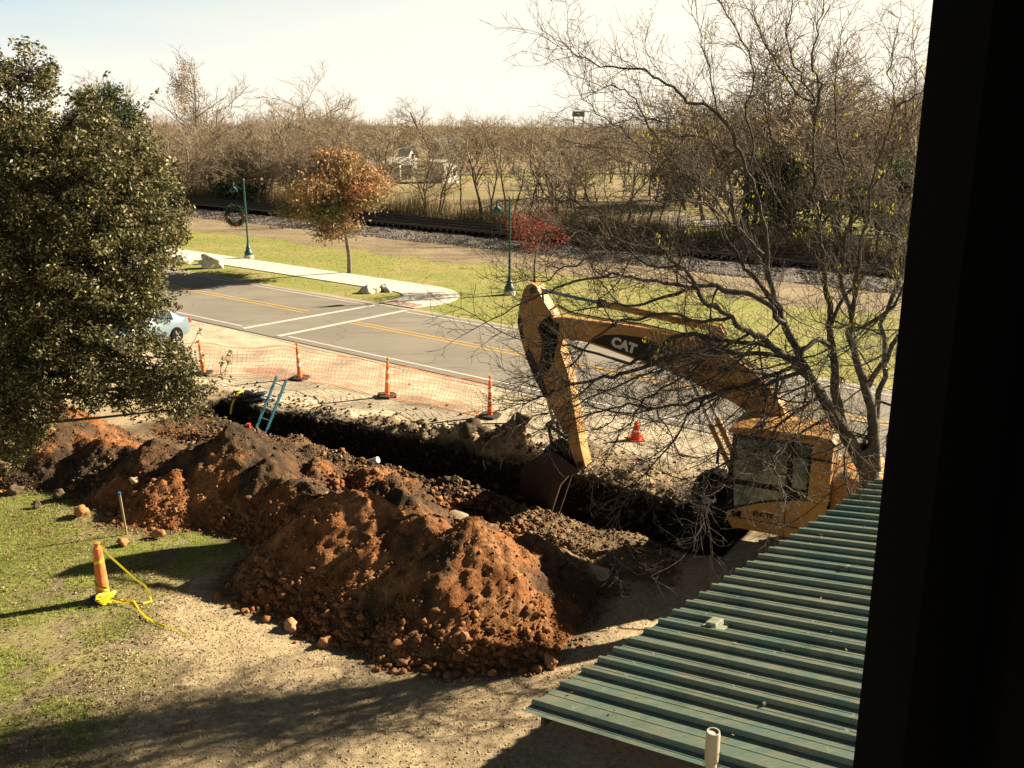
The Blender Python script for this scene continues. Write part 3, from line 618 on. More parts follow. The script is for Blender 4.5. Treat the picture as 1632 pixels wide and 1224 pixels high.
tn = np.where(g.random(n)[:, None] < .6, col(.15, .1, .065), col(.4, .31, .2))*(.7+.6*g.random(n))[:, None]; k = (x*VX+y*VY < 22.2) & (trench_d(x, y)[0] < -.05)
stuff(link('loose_soil', rocks_mesh('loose_soil', np.stack([x, y, ground_z(x, y)+r*.2], 1)[k], r[k], tn[k], 1, .3, .7, 14), M_clod))

# grain of the far lawn: short tufts
g = np.random.default_rng(17); n = 70000; u = g.uniform(2, 85, n); v = g.uniform(30.3, 47.5, n); k = ~((v > 32.3) & (v < 35.5) & (u > 28)) & ((v < 43.6+.6*fbm(u*.3, v*.3, 3)) | (g.random(n) < .25)); u, v = u[k], v[k]; n = len(u); x = UX*u+VX*v; y = UY*u+VY*v
hgt = .02+.06*g.random(n)**2; an = g.random(n)*6.283; wv = .012+.014*g.random(n)
P0 = np.stack([x-np.cos(an)*wv, y-np.sin(an)*wv, 0*x+.01], 1); P1 = np.stack([x+np.cos(an)*wv, y+np.sin(an)*wv, 0*x+.01], 1); P2 = np.stack([x+g.normal(0, .02, n), y+g.normal(0, .02, n), hgt], 1)
tn = np.where((g.random(n) < .45)[:, None], col(.36, .3, .12), col(.2, .24, .04))*(.55+.7*g.random(n))[:, None]
stuff(link('verge_grass', np_mesh('verge_grass', np.stack([P0, P1, P2], 1).reshape(-1, 3), np.arange(3*n).reshape(-1, 3), np.repeat(tn, 3, axis=0)), M_grassb))
# ================================================================ SHED WITH GREEN METAL ROOF
E0 = Vector((.135, 7.841, 2.7)); E1 = Vector((5.813, 13.866, 2.7)); ED = (E1-E0).normalized()
PZ = R(9.51); RA = R(128.66); RD = Vector((math.sin(RA)*math.cos(PZ), math.cos(RA)*math.cos(PZ), math.sin(PZ)))   # up the slope
RN = ED.cross(RD); RN = RN if RN.z > 0 else -RN; RN.normalize()
RL = 6.2; EL = (E1-E0).length
shed = thing('shed', 'low shed under a weathered green ribbed metal roof, below the window', 'shed')
ribs = [.16, .58, .93, 1.19, 1.45, 1.72]
while ribs[-1] < EL-.2: ribs.append(ribs[-1]+.285)
def sec(lo, hi, rr):
    """cross-section of a sheet between lo and hi along the eave, with raised trapezoid ribs and faint minor pleats"""
    p = [(lo, 0)]
    for q in rr:
        p += [(q-.045, 0), (q-.027, .047), (q+.016, .047), (q+.03, 0)]
    p.append((hi, 0)); out_ = [p[0]]
    for a, b in zip(p[:-1], p[1:]):
        if b[0]-a[0] > .12:
            for fr in (.5,):
                m_ = a[0]+(b[0]-a[0])*fr; out_ += [(m_-.014, 0), (m_-.006, .0035), (m_+.006, .0035), (m_+.014, 0)]
        out_.append(b)
    return out_
groups_ = [ribs[i:i+3] for i in range(0, len(ribs), 3)]; lo = 0.0; lap = 0
for gi, rr in enumerate(groups_):
    hi = (rr[-1]+(groups_[gi+1][0] if gi+1 < len(groups_) else EL+.12))/2 if gi+1 < len(groups_) else EL
    p = sec(lo-.03, hi, rr); mb = MB(); off = RN*(.003*(gi % 2)); ov = random.uniform(-.012, .012)
    a = [E0+ED*q+RN*h+off+RD*ov for q, h in p]; b = [v+RD*RL for v in a]; n = len(a)
    a2 = [v-RN*.0015 for v in a]; b2 = [v-RN*.0015 for v in b]
    mb.add(a+b+a2+b2, [(i, i+1, n+i+1, n+i) for i in range(n-1)]+[(2*n+i+1, 2*n+i, 3*n+i, 3*n+i+1) for i in range(n-1)]+[(i+1, i, 2*n+i, 2*n+i+1) for i in range(n-1)])
    me = bpy.data.meshes.new('roof_panel'); me.from_pydata(mb.v, [], mb.f); me.update(); link('roof_panel', me, M_roof, shed); lo = hi
def roofp(e, d, h=0): return E0+ED*e+RD*d+RN*h
# screws with their washers along the purlins
mb = MB()
for k_, q in enumerate(ribs):
    for d in (.42, 1.55, 2.7, 3.85, 5.0):
        if random.random() < .75:
            d += random.uniform(-.05, .05); p = roofp(q+.06, d, .004); mb.tube([p, p+RN*.01], .026, 8); mb.tube([p, p+RN*.036], .012, 6)
for e, d in ((3.1, 3.9), (3.15, 4.2), (2.2, 3.3), (1.1, 1.9)):
    p = roofp(e, d, .006); mb.tube([p, p+RN*.025], .018, 6)
stuff(mb.build('roof_screws', M_alu, shed))
mb = MB(); rot = Matrix((ED, RD, RN)).transposed()
mb.box(roofp(2.42, .62, .045), (.17, .13, .075), rot); mb.box(roofp(2.42, .62, .008), (.3, .25, .008), rot); mb.build('vent_box', mat('pale_vent', (.27, .29, .22), .6, [(12, (.2, .18, .12), .5, .7)]), shed, .012)
g = np.random.default_rng(61); n = 420; e_ = g.uniform(.3, EL-.1, n); d_ = g.uniform(.1, 5.5, n); k = g.random(n) < .25+.75*(e_/EL)**1.5; e_, d_ = e_[k], d_[k]; n = len(e_)
C = np.array([roofp(a, b, .012+.02*g.random()) for a, b in zip(e_, d_)]); A = rand_dirs(g, n)*np.array([1, 1, .3])*(.014+.02*g.random(n))[:, None]; Bv = np.cross(A, np.array([0, 0, 1.])); Bv *= (.5*np.linalg.norm(A, axis=1)/(np.linalg.norm(Bv, axis=1)+1e-9))[:, None]
stuff(link('roof_litter', quads_np('roof_litter', C, A, Bv, np.where((g.random(n) < .6)[:, None], col(.06, .05, .03), col(.3, .27, .1)), .3), M_leafd, shed))
M_mend = mat('grey_mastic', (.2, .2, .16), .8, [(20, (.1, .09, .07), .5, .7)], [(30, .6, .01)])
for e, d, s in ((4.55, 1.15, .07), (3.2, 3.75, .06), (2.35, 3.45, .05)):
    g = np.random.default_rng(int(e*10)); v, f = ico(2); V = v*(1+.25*g.standard_normal((len(v), 1)))*np.array([s, s*.8, s*.45]); p = roofp(e, d, .02)
    link('mastic_patch', np_mesh('mastic_patch', V+np.array(p), f), M_mend, shed)
# rake boards, fascia, walls, rafters
inn = ED; up = Vector((0, 0, 1))
mb = MB(); a = roofp(.05, .3, -.03); b = roofp(.05, RL-.2, -.03)
mb.add([a, b, b-up*.2, a-up*.2, a+inn*.04, b+inn*.04, b-up*.2+inn*.04, a-up*.2+inn*.04], [(0, 1, 2, 3), (7, 6, 5, 4), (0, 4, 5, 1), (3, 2, 6, 7), (0, 3, 7, 4), (1, 5, 6, 2)]); mb.build('rake_board', M_oldwood, shed)
mb = MB(); a = roofp(.1, .12, -.03); b = roofp(EL-.1, .12, -.03); rin = Vector((RD.x, RD.y, 0)).normalized()
mb.add([a, b, b-up*.16, a-up*.16, a+rin*.04, b+rin*.04, b-up*.16+rin*.04, a-up*.16+rin*.04], [(0, 1, 2, 3), (7, 6, 5, 4), (0, 4, 5, 1), (3, 2, 6, 7), (0, 3, 7, 4), (1, 5, 6, 2)]); mb.build('fascia_board', M_oldwood, shed)
def wall(name, p, q, z1, z2, thick):
    p = Vector((p.x, p.y, 0)); q = Vector((q.x, q.y, 0)); mb = MB(); d = (q-p).normalized(); nn = Vector((-d.y, d.x, 0))*thick
    mb.add([p, q, q+up*z2, p+up*z1, p+nn, q+nn, q+nn+up*z2, p+nn+up*z1], [(0, 1, 2, 3), (7, 6, 5, 4), (0, 4, 5, 1), (3, 2, 6, 7), (0, 3, 7, 4), (1, 5, 6, 2)]); mb.build(name, M_siding, shed)
wc = roofp(.5, .85); wd = roofp(.5, RL-.1); we = roofp(EL-.4, .85)
wall('gable_wall', wc, wd, 2.72, 3.55, .1); wall('eave_wall', we, wc, 2.7, 2.7, .1)
# lap siding boards on the gable that shows
for i in range(15):
    z = .1+i*.178; d0 = (wd-wc); d0.z = 0; d0.normalize(); p = Vector((wc.x, wc.y, z))-Vector((-d0.y, d0.x, 0))*.012; L = 5.0
    mb = MB(); o_ = -Vector((-d0.y, d0.x, 0)); mb.add([p, p+d0*L, p+d0*L+up*.172-o_*.005, p+up*.172-o_*.005, p+o_*.012, p+o_*.012+d0*L], [(0, 1, 2, 3), (4, 3, 2, 5), (0, 4, 5, 1), (0, 3, 4), (1, 5, 2)]); mb.build('siding_board', M_siding, shed)
mb = MB()
for q in np.arange(.5, EL, .6):
    mb.bar(roofp(q, .15, -.07), roofp(q, 1.0, -.07), .05, .09)
stuff(mb.build('rafter_tails', M_oldwood, shed))
# pipe standing in front of the gable
pp = thing('vent_pipe', 'weathered pale pipe with a dirty collar standing before the green roof', 'pipe', (1.5, 5.9, 0))
MB().tube([(0, 0, 0), (0, 0, 3.78)], .041, 18).build('pipe', M_pvc, pp, 0, True)
mb = MB(); mb.lathe([(.043, 3.62), (.051, 3.63), (.053, 3.7), (.052, 3.86), (.049, 3.885), (.040, 3.885), (.038, 3.80), (.0, 3.80)], 20); mb.build('collar', M_pvc, pp, 0, True)
mb = MB(); mb.lathe([(.038, 3.8), (.0385, 3.87), (.0, 3.872)], 18); mb.build('cap', M_conc, pp)
mb = MB()
for i in range(26):
    a = random.uniform(-1.5, 2.2); z = random.uniform(3.5, 3.74); L = random.uniform(.02, .06); p = Vector((math.cos(a)*.045, math.sin(a)*.045, z)); mb.tube([p, p+Vector((math.cos(a), math.sin(a), random.uniform(-.6, .9)))*L], [.003, .0015], 4)
stuff(mb.build('debris_tuft', M_oldwood, pp))

# ================================================================ EXCAVATOR
XA = R(-64); xf = Vector((math.sin(XA), math.cos(XA), 0)); XR = math.atan2(xf.y, xf.x)
ex = thing('excavator', 'yellow wheeled excavator digging the trench, its bucket lowered behind the heap', 'excavator', (4.4, 16.3, 0), XR)
# undercarriage
mb = MB(); mb.prism([(1.2, .4), (1.25, .5), (.5, .6), (.3, .76), (-1.9, .76), (-2.0, .6), (-1.9, .42)], 'y', -.85, -1.55); mb.box((1.03, -1.2, .48), (.22, 1.7, .2)); mb.box((-1.5, -1.2, .48), (.22, 1.7, .2)); mb.build('chassis', M_black, ex, .02)
MB().lathe([(.62, .74), (.62, .86)], 28, (-.5, -1.2, 0)).build('slew_ring', M_black, ex)
for wx, wy in ((1.03, -.22), (1.03, -2.18), (-1.5, -.22), (-1.5, -2.18)):
    q = Matrix.Rotation(R(90), 4, 'X')
    me = MB().lathe([(.27, -.16), (.42, -.2), (.485, -.17), (.5, -.1), (.5, .1), (.485, .17), (.42, .2), (.27, .16)], 36).mesh('tyre', 0, True); me.transform(q); ty = link('tyre', me, M_tyre, ex, (wx, wy, .5))
    mb = MB()
    for i in range(22):
        a = 2*math.pi*i/22
        for sgn in (-1, 1):
            mb.bar((math.cos(a)*.502, sgn*.01, math.sin(a)*.502), (math.cos(a+.16)*.492, sgn*.19, math.sin(a+.16)*.492), .05, .035)
    stuff(mb.build('tread', M_tyre, ty))
    me = MB().lathe([(.0, -.05), (.1, -.06), (.12, -.03), (.2, -.02), (.24, -.1), (.275, -.15), (.275, .15), (.24, .1), (.2, .02), (.12, .05), (.0, .07)], 24).mesh('rim', 0, True); me.transform(q); link('rim', me, M_rim, ty)
# upper deck
mb = MB(); mb.prism([(.3, .86), (.3, 1.02), (-2.15, 1.02), (-2.2, .9), (-2.15, .82), (.1, .82)], 'y', -.02, -2.38); mb.build('deck', M_black, ex, .015)
sk = [(.30, .90), (.335, 1.0), (.30, 1.08), (.06, 1.2), (-.28, 1.34), (-.6, 1.43), (-.9, 1.51), (-1.2, 1.56), (-1.48, 1.6), (-1.48, .76), (.2, .76)]
MB().prism(sk, 'y', 0, -.14).build('side_panel', M_yellowp, ex, .018, True)
MB().bar((.3, .004, .985), (-1.47, .004, .985), .006, .014).build('panel_seam', M_black, ex)
MB().bar((-.765, .004, .77), (-.765, .004, 1.47), .01, .006).build('panel_seam', M_black, ex)
MB().prism([(.22, 1.0), (.22, 1.09), (.16, 1.12), (.04, 1.12), (.04, 1.0)], 'y', .006, -.02).build('side_lamp', M_black, ex, .004)
tm = text_mesh('model_lettering', 'ET80TE', .115, .006, .002); tm.transform(Matrix(((-1, 0, 0, 0), (0, 0, 1, 0), (0, 1, 0, 0), (0, 0, 0, 1)))); link('model_lettering', tm, M_ink, ex, (-.36, .004, 1.12))
tm = text_mesh('small_lettering', '- - - - -', .05, .003, .002); tm.transform(Matrix(((-1, 0, 0, 0), (0, 0, 1, 0), (0, 1, 0, 0), (0, 0, 0, 1)))); link('decal_line', tm, M_ink, ex, (-.5, .004, 1.04))
# engine housing behind and right of the cab
mb = MB(); mb.prism([(-1.5, 1.03), (-1.5, 2.0), (-1.75, 2.04), (-2.1, 1.98), (-2.25, 1.75), (-2.3, 1.2), (-2.2, 1.03)], 'y', -.25, -2.36); mb.build('engine_cover', M_yellowp, ex, .07, True)
MB().prism([(.2, 1.03), (.1, 1.45), (-.2, 1.62), (-1.45, 1.66), (-1.45, 1.03)], 'y', -1.45, -2.34).build('right_cover', M_yellowp, ex, .05, True)
mb = MB()
for i in range(6): mb.box((-1.62-i*.035, -.35, 2.035), (.018, .32, .02))
mb.build('louvre', M_black, ex)
MB().tube([(-1.9, -1.3, 1.9), (-1.9, -1.3, 2.45), (-1.95, -1.3, 2.55)], .04, 10).build('exhaust_pipe', M_steel, ex, 0, True)
MB().tube([(-1.52, -.12, 2.0), (-1.56, -.12, 2.22), (-1.7, -.12, 2.3), (-1.95, -.12, 2.22), (-2.0, -.12, 2.0)], .018, 8).build('handrail', M_orange, ex, 0, True)
# cab
cf, cb, cl_, cr_ = .34, -1.45, -.02, -1.02
mb = MB()
mb.prism([(.3, 1.0), (.34, 1.15), (.36, 1.7), (.30, 2.62), (.22, 2.62), (.27, 1.7), (.25, 1.25), (.1, 1.05)], 'y', -.02, -.10)
mb.prism([(.3, 1.0), (.34, 1.15), (.36, 1.7), (.30, 2.62), (.22, 2.62), (.27, 1.7), (.25, 1.25), (.1, 1.05)], 'y', -.94, -1.02)
mb.build('front_pillar', M_black, ex, .008)
MB().box((-.77, -.05, 2.06), (.11, .07, 1.14)).build('door_pillar', M_black, ex, .008)
mb = MB(); mb.prism([(-1.13, 1.5), (-1.13, 2.64), (-1.38, 2.7), (-1.5, 2.66), (-1.5, 1.5)], 'y', 0, -.12); mb.build('rear_pillar', M_yellowp, ex, .03, True)
mb = MB(); mb.prism([(-1.13, 1.5), (-1.13, 2.64), (-1.38, 2.7), (-1.5, 2.66), (-1.5, 1.5)], 'y', -.92, -1.04); mb.build('rear_pillar', M_yellowp, ex, .03, True)
mb = MB(); mb.box((-.47, -.045, 1.68), (1.36, .06, .09)); mb.box((-.42, -.045, 2.62), (1.45, .06, .12)); mb.box((-.97, -.045, 1.6), (.36, .06, .07)); mb.box((-1.12, -.045, 2.1), (.05, .06, 1.05)); mb.build('door_frame', M_black, ex, .008)
mb = MB(); mb.prism([(.4, 2.66), (.36, 2.74), (.1, 2.79), (-1.2, 2.82), (-1.46, 2.78), (-1.54, 2.68), (-1.5, 2.64), (.38, 2.64)], 'y', .01, -1.06); mb.build('cab_roof', M_yellowp, ex, .035, True)
MB().box((-.55, -.53, 2.655), (1.5, .92, .03)).build('roof_lining', M_black, ex)
def pane(pts, axis, a, b): MB().prism(pts, axis, a, b).build('window_pane', M_glass, ex)
pane([(.27, 1.72), (.24, 2.57), (-.715, 2.57), (-.715, 1.72)], 'y', -.05, -.056)
pane([(.2, 1.1), (.26, 1.3), (.27, 1.64), (-.715, 1.64), (-.715, 1.42), (-.3, 1.25)], 'y', -.05, -.056)
pane([(-.825, 1.64), (-.825, 2.57), (-1.095, 2.57), (-1.095, 1.64)], 'y', -.05, -.056)
pane([(.27, 1.72), (.24, 2.57), (-1.1, 2.57), (-1.1, 1.72)], 'y', -.97, -.976)
mb = MB(); mb.add([(.34, -.1, 1.72), (.34, -.94, 1.72), (.27, -.94, 2.6), (.27, -.1, 2.6), (.334, -.1, 1.72), (.334, -.94, 1.72), (.264, -.94, 2.6), (.264, -.1, 2.6)], [(0, 1, 2, 3), (7, 6, 5, 4), (0, 4, 5, 1), (2, 6, 7, 3)]); mb.build('windscreen', M_glass, ex)
pane([(-.13, 2.0), (-.13, 2.6), (-.91, 2.6), (-.91, 2.0)], 'x', -1.478, -1.484)
MB().box((-1.475, -.52, 1.76), (.05, .8, .44)).build('rear_panel', M_yellowp, ex, .01)
MB().box((-1.482, -.52, 2.32), (.02, .8, .03)).build('glazing_bar', M_black, ex)
mb = MB(); mb.tube([(.1, .03, 2.38), (-.6, .035, 2.4), (-1.45, .03, 2.37), (-1.6, -.02, 2.34)], .016, 8); mb.build('grab_rail', M_black, ex, 0, True)
mb = MB(); mb.box((-.75, -.53, 1.45), (.5, .48, .14)); mb.box((-1.0, -.53, 1.85), (.14, .46, .75)); mb.build('seat', M_black, ex, .03, True)
MB().tube([(-.15, -.53, 1.15), (-.25, -.53, 1.75)], .03, 8).build('steering_column', M_black, ex)
MB().box((-.66, .0, 1.95), (.12, .03, .035)).build('door_handle', M_alu, ex, .004)
for z_ in (1.75, 2.45): MB().tube([(.26, .0, z_-.05), (.26, .0, z_+.05)], .02, 8).build('hinge', M_black, ex)
MB().box((-.2, -.2, 2.84), (.1, .14, .08)).build('work_lamp', M_black, ex, .01); MB().lathe([(.05, 0), (.055, .03), (.045, .1), (.0, .12)], 12).build('beacon', M_orange, ex, 0, True, (-1.2, -.8, 2.81))
MB().tube([(.33, -.3, 1.75), (.34, -.5, 2.2), (.31, -.62, 2.45)], .008, 5).build('wiper', M_black, ex)
MB().prism([(.3, 1.02), (.34, 1.2), (.36, 1.74), (.24, 1.74), (.2, 1.16), (.06, 1.22), (-.28, 1.36), (-.6, 1.45), (-.9, 1.53), (-.9, 1.42), (-.3, 1.2), (.1, 1.02)], 'y', -.018, -.045).build('lower_trim', M_black, ex)
mb = MB(); mb.tube([(.36, .02, 1.9), (.5, .14, 1.95), (.52, .15, 2.35)], .012, 6); mb.build('mirror_arm', M_black, ex)
MB().box((.52, .16, 2.2), (.03, .14, .28)).build('mirror', M_black, ex, .01)
# boom, offset to the right of the cab
by0, by1 = -1.0, -1.34
boom = [(4.50, 4.06), (4.42, 4.26), (4.23, 4.27), (3.8, 4.24), (3.17, 4.23), (2.6, 4.21), (2.03, 4.17), (1.4, 4.08), (.8, 3.92), (.3, 3.66), (-.05, 3.38), (-.4, 2.95), (-.62, 2.4), (-.7, 1.75), (-.6, 1.5), (-.38, 1.48), (-.22, 1.75), (-.05, 2.4), (.25, 2.76), (.6, 2.95), (.96, 3.05), (1.34, 3.22), (1.99, 3.42), (2.64, 3.57), (3.18, 3.70), (3.75, 3.82), (4.25, 3.82), (4.42, 3.88)]
MB().prism(boom, 'y', by0, by1).build('boom', M_yellowp, ex, .014, True)
dec = [(3.6, 3.835), (3.3, 4.0), (2.95, 4.05), (2.5, 4.04), (2.15, 3.95), (1.9, 3.8), (1.8, 3.6), (2.0, 3.47), (2.64, 3.61), (3.18, 3.74)]
MB().prism(dec, 'y', by0+.004, by0-.002).build('black_decal', M_ink, ex)
tm = text_mesh('maker_lettering', 'CAT', .27, .016, .002); tm.transform(Matrix.Rotation(R(-13), 4, 'Z')); tm.transform(Matrix(((-1, 0, 0, 0), (0, 0, 1, 0), (0, 1, 0, 0), (0, 0, 0, 1)))); link('maker_lettering', tm, M_whitep, ex, (2.85, by0+.008, 3.83))
for yy in (-1.08, -1.13, -1.18, -1.23):
    MB().tube([(-.3, yy, 3.2), (.1, yy, 3.6), (.9, yy, 4.0), (1.5, yy, 4.14), (2.6, yy, 4.27), (3.4, yy, 4.3), (4.1, yy, 4.36), (4.42, yy, 4.5), (4.6, yy, 4.3), (4.55, yy, 3.9)], .014, 6).build('hose', M_steel if yy < -1.1 else M_yellowp, ex, 0, True)
mb = MB(); mb.tube([(4.62, -1.0, 4.22), (4.75, -.96, 4.0), (4.6, -.97, 3.7), (4.5, -.98, 3.3), (4.7, -.98, 3.1)], .022, 6); mb.tube([(4.3, -.99, 4.15), (4.5, -.95, 3.8), (4.42, -.96, 3.45), (4.6, -.97, 3.2), (4.75, -.98, 2.9)], .018, 6); mb.build('hose', M_black, ex, 0, True)
for yy in (-.93, -1.41):   # boom lift cylinders
    MB().tube([(.35, yy, 1.35), (.95, yy, 2.45)], .065, 12).build('lift_cylinder', M_yellowp, ex, 0, True)
    MB().tube([(.95, yy, 2.45), (1.45, yy, 3.38)], .032, 10).build('lift_rod', M_chrome, ex, 0, True)
    MB().tube([(1.45, yy-.06, 3.38), (1.45, yy+.06, 3.38)], .075, 12).build('pivot_boss', M_black, ex, 0, True)
# stick cylinder lying above the boom
MB().tube([(1.0, -1.17, 4.33), (3.4, -1.17, 4.62)], .075, 14).build('stick_cylinder', M_yellowp, ex, 0, True)
MB().tube([(3.32, -1.17, 4.61), (3.5, -1.17, 4.632)], .088, 14).build('cylinder_gland', M_steel, ex, 0, True)
MB().tube([(3.48, -1.17, 4.63), (4.88, -1.17, 4.8)], .036, 12).build('stick_rod', M_blue, ex, 0, True)
mb = MB(); mb.prism([(.9, 4.0), (1.2, 4.05), (1.1, 4.42), (.92, 4.42), (.82, 4.25)], 'y', -1.05, -1.08); mb.prism([(.9, 4.0), (1.2, 4.05), (1.1, 4.42), (.92, 4.42), (.82, 4.25)], 'y', -1.26, -1.29); mb.build('cylinder_bracket', M_yellowp, ex)
# stick
sy0, sy1 = -.98, -1.36
stick = [(5.12, 4.78), (5.04, 4.9), (4.93, 4.95), (4.82, 4.9), (4.72, 4.72), (4.58, 4.5), (4.42, 4.3), (4.33, 4.0), (4.28, 3.72), (4.2, 3.45), (4.06, 3.1), (3.93, 2.45), (3.82, 1.95), (3.70, 1.4), (3.6, 1.08), (3.68, .98), (3.8, 1.0), (3.92, 1.3), (4.05, 1.62), (4.22, 1.9), (4.38, 2.18), (4.66, 2.7), (4.92, 3.15), (5.1, 3.5), (5.2, 3.8), (5.26, 4.08), (5.2, 4.5)]
MB().prism(stick, 'y', sy0, sy1).build('stick', M_yellowp, ex, .012, True)
MB().prism([(5.07, 3.4), (4.86, 2.95), (4.6, 2.5), (4.5, 2.55), (4.72, 3.1), (4.98, 3.55)], 'y', sy0+.006, sy0-.01).build('worn_plate', M_black, ex)
MB().prism([(4.74, 4.12), (4.5, 4.3), (4.36, 4.12), (4.3, 3.75), (4.4, 3.3), (4.56, 2.98), (4.74, 3.1), (4.66, 3.6)], 'y', sy0+.008, sy0-.01).build('grease_patch', M_black, ex)
MB().prism([(5.22, 4.3), (5.25, 4.08), (5.17, 3.75), (5.08, 3.75), (5.14, 4.1)], 'y', sy0+.004, sy0-.01).build('worn_plate', M_steel, ex)
for (x_, z_, r_) in ((4.42, 4.05, .13), (4.9, 4.8, .07), (3.72, 1.1, .075), (4.05, 1.72, .06)):
    MB().tube([(x_, sy0+.03, z_), (x_, sy1-.03, z_)], r_, 16).build('pivot_boss', M_steel, ex, 0, True)
MB().tube([(5.02, -1.17, 3.72), (4.62, -1.17, 2.45)], .066, 12).build('bucket_cylinder', M_yellowp, ex, 0, True)
MB().tube([(4.62, -1.17, 2.45), (4.46, -1.17, 1.92)], .032, 10).build('bucket_rod', M_chrome, ex, 0, True)
for yy in (-.95, -1.39):
    MB().bar((4.48, yy, 1.9), (4.02, yy, 1.66), .1, .04).build('link_arm', M_black, ex, .01)
    MB().bar((4.48, yy, 1.9), (4.36, yy, 1.34), .1, .04).build('link_arm', M_black, ex, .01)
MB().tube([(4.48, -.92, 1.9), (4.48, -1.42, 1.9)], .06, 12).build('link_pin', M_steel, ex, 0, True)
# bucket
bw0, bw1 = -.86, -1.48
side = [(3.66, .98), (3.78, 1.06), (4.1, 1.24), (4.36, 1.36), (4.62, 1.22), (4.93, .98), (5.07, .8), (5.11, .5), (5.05, .2), (4.93, -.14), (4.80, -.45), (4.68, -.62), (4.46, -.5), (4.36, -.2), (4.24, .2), (4.12, .6), (3.92, .86)]
for yy in (bw0, bw1+.025): MB().prism(side, 'y', yy, yy-.025).build('bucket_side', M_steel, ex, .004)
shell = [(4.1, 1.24), (4.36, 1.33), (4.62, 1.22), (4.93, .98), (5.07, .8), (5.11, .5), (5.05, .2), (4.93, -.14), (4.80, -.45), (4.68, -.62)]
mb = MB(); n = len(shell); inner = [(x_-.03*(1 if x_ > 4.3 else 0), z_-.03) for x_, z_ in shell]
mb.add([(x_, bw0-.02, z_) for x_, z_ in shell]+[(x_, bw1+.02, z_) for x_, z_ in shell]+[(x_, bw0-.02, z_) for x_, z_ in inner]+[(x_, bw1+.02, z_) for x_, z_ in inner], [(i, i+1, n+i+1, n+i) for i in range(n-1)]+[(2*n+i+1, 2*n+i, 3*n+i, 3*n+i+1) for i in range(n-1)]+[(n-1, 2*n-1, 4*n-1, 3*n-1)]); mb.build('bucket_shell', M_steel, ex, 0, True)
for yy in (bw0+.008, bw1-.008):
    MB().tube([(3.92, yy, .86), (4.12, yy, .6), (4.24, yy, .2), (4.36, yy, -.2), (4.46, yy, -.5)], .013, 6).build('cutting_edge', M_edge, ex, 0, True)
for i in range(4):
    yy = bw0-.07-i*.16; mb = MB(); mb.add([(4.74, yy+.04, -.55), (4.74, yy-.04, -.55), (4.62, yy-.04, -.52), (4.62, yy+.04, -.52), (4.55, yy+.02, -.8), (4.55, yy-.02, -.8), (4.53, yy-.02, -.79), (4.53, yy+.02, -.79)], [(0, 1, 2, 3), (0, 4, 5, 1), (1, 5, 6, 2), (2, 6, 7, 3), (3, 7, 4, 0), (4, 7, 6, 5)]); mb.build('bucket_tooth', M_edge, ex)
for yy in (-1.02, -1.32):
    MB().prism([(3.58, 1.05), (3.72, 1.22), (4.0, 1.36), (4.3, 1.52), (4.5, 1.42), (4.64, 1.22), (4.3, 1.2), (3.9, 1.04), (3.7, .94)], 'y', yy, yy-.035).build('bucket_ear', M_steel, ex, .006)
MB().tube([(4.64, -.98, 1.26), (4.64, -1.4, 1.26)], .05, 12).build('hook_pin', M_edge, ex, 0, True)

# ================================================================ CHANNELISER CONES, NETTING
def chan(name, label, x, y, h, group, base=True, tilt=(0, 0)):
    t = thing(name, label, 'traffic cone', (x, y, .03), random.random()*6, group)
    t.rotation_euler = (tilt[0], tilt[1], t.rotation_euler[2])
    s = h/1.2
    MB().lathe([(.085*s, .03), (.08*s, .05), (.062*s, .5*s), (.05*s, .95*s), (.045*s, 1.03*s), (.022*s, 1.05*s), (.02*s, 1.12*s), (.04*s, 1.14*s), (.04*s, 1.18*s), (.02*s, 1.2*s)], 18).build('tube', M_orange, t, 0, True)
    for z0, z1 in ((.42, .52), (.72, .82)):
        r = lambda z: .085-(z*.035)+.002
        MB().lathe([(r(z0)*s, z0*s), (r(z1)*s, z1*s)], 18).build('reflective_band', M_refl, t, 0, True)
    if base: MB().prism([(math.cos(a)*.3*(1.15 if i % 2 else 1), math.sin(a)*.3*(1.15 if i % 2 else 1)) for i, a in enumerate(np.arange(8)*math.pi/4+.4)], 'z', -.02, .045).build('base', M_rubber, t, .008)
    return t
G_ch = 'orange channelizer cones along the netting'
chan('channelizer_cone', 'slim orange cone nearest the oak leaves, first along the netting', -10.37, 30.15, 1.15, G_ch, True, (.02, -.07))
chan('channelizer_cone', 'slim orange cone beside the reddish stain and blue ladder', -7.01, 29.58, 1.2, G_ch, True, (.0, -.04))
chan('channelizer_cone', 'slim orange cone at the middle of the netting beside a gravel stain', -3.87, 27.59, 1.22, G_ch, True, (.0, -.05))
chan('channelizer_cone', 'slim orange cone at the netting end nearest the excavator stick', -.63, 25.61, 1.2, G_ch, True, (0, 0))
chan('channelizer_cone', 'orange cone mostly hidden by the oak leaves at far left', -15.3, 30.6, 1.15, G_ch)
chan('channelizer_cone', 'orange cone glimpsed through the lowest oak leaves', -14.1, 30.5, 1.1, G_ch)
sc_ = thing('traffic_cone', 'small squat red-orange cone behind the excavator stick near the road', 'traffic cone', (3.35, 23.68, 0))
MB().lathe([(.16, .03), (.15, .05), (.09, .28), (.055, .45), (.05, .5), (.03, .51)], 18).build('cone_body', mat('red_cone_plastic', (.75, .08, .03), .5), sc_, 0, True)
MB().lathe([(.118, .17), (.093, .27)], 18).build('reflective_band', M_refl, sc_, 0, True)
MB().box((0, 0, .015), (.42, .42, .03)).build('base', mat('red_cone_base', (.7, .07, .03), .5), sc_, .01)
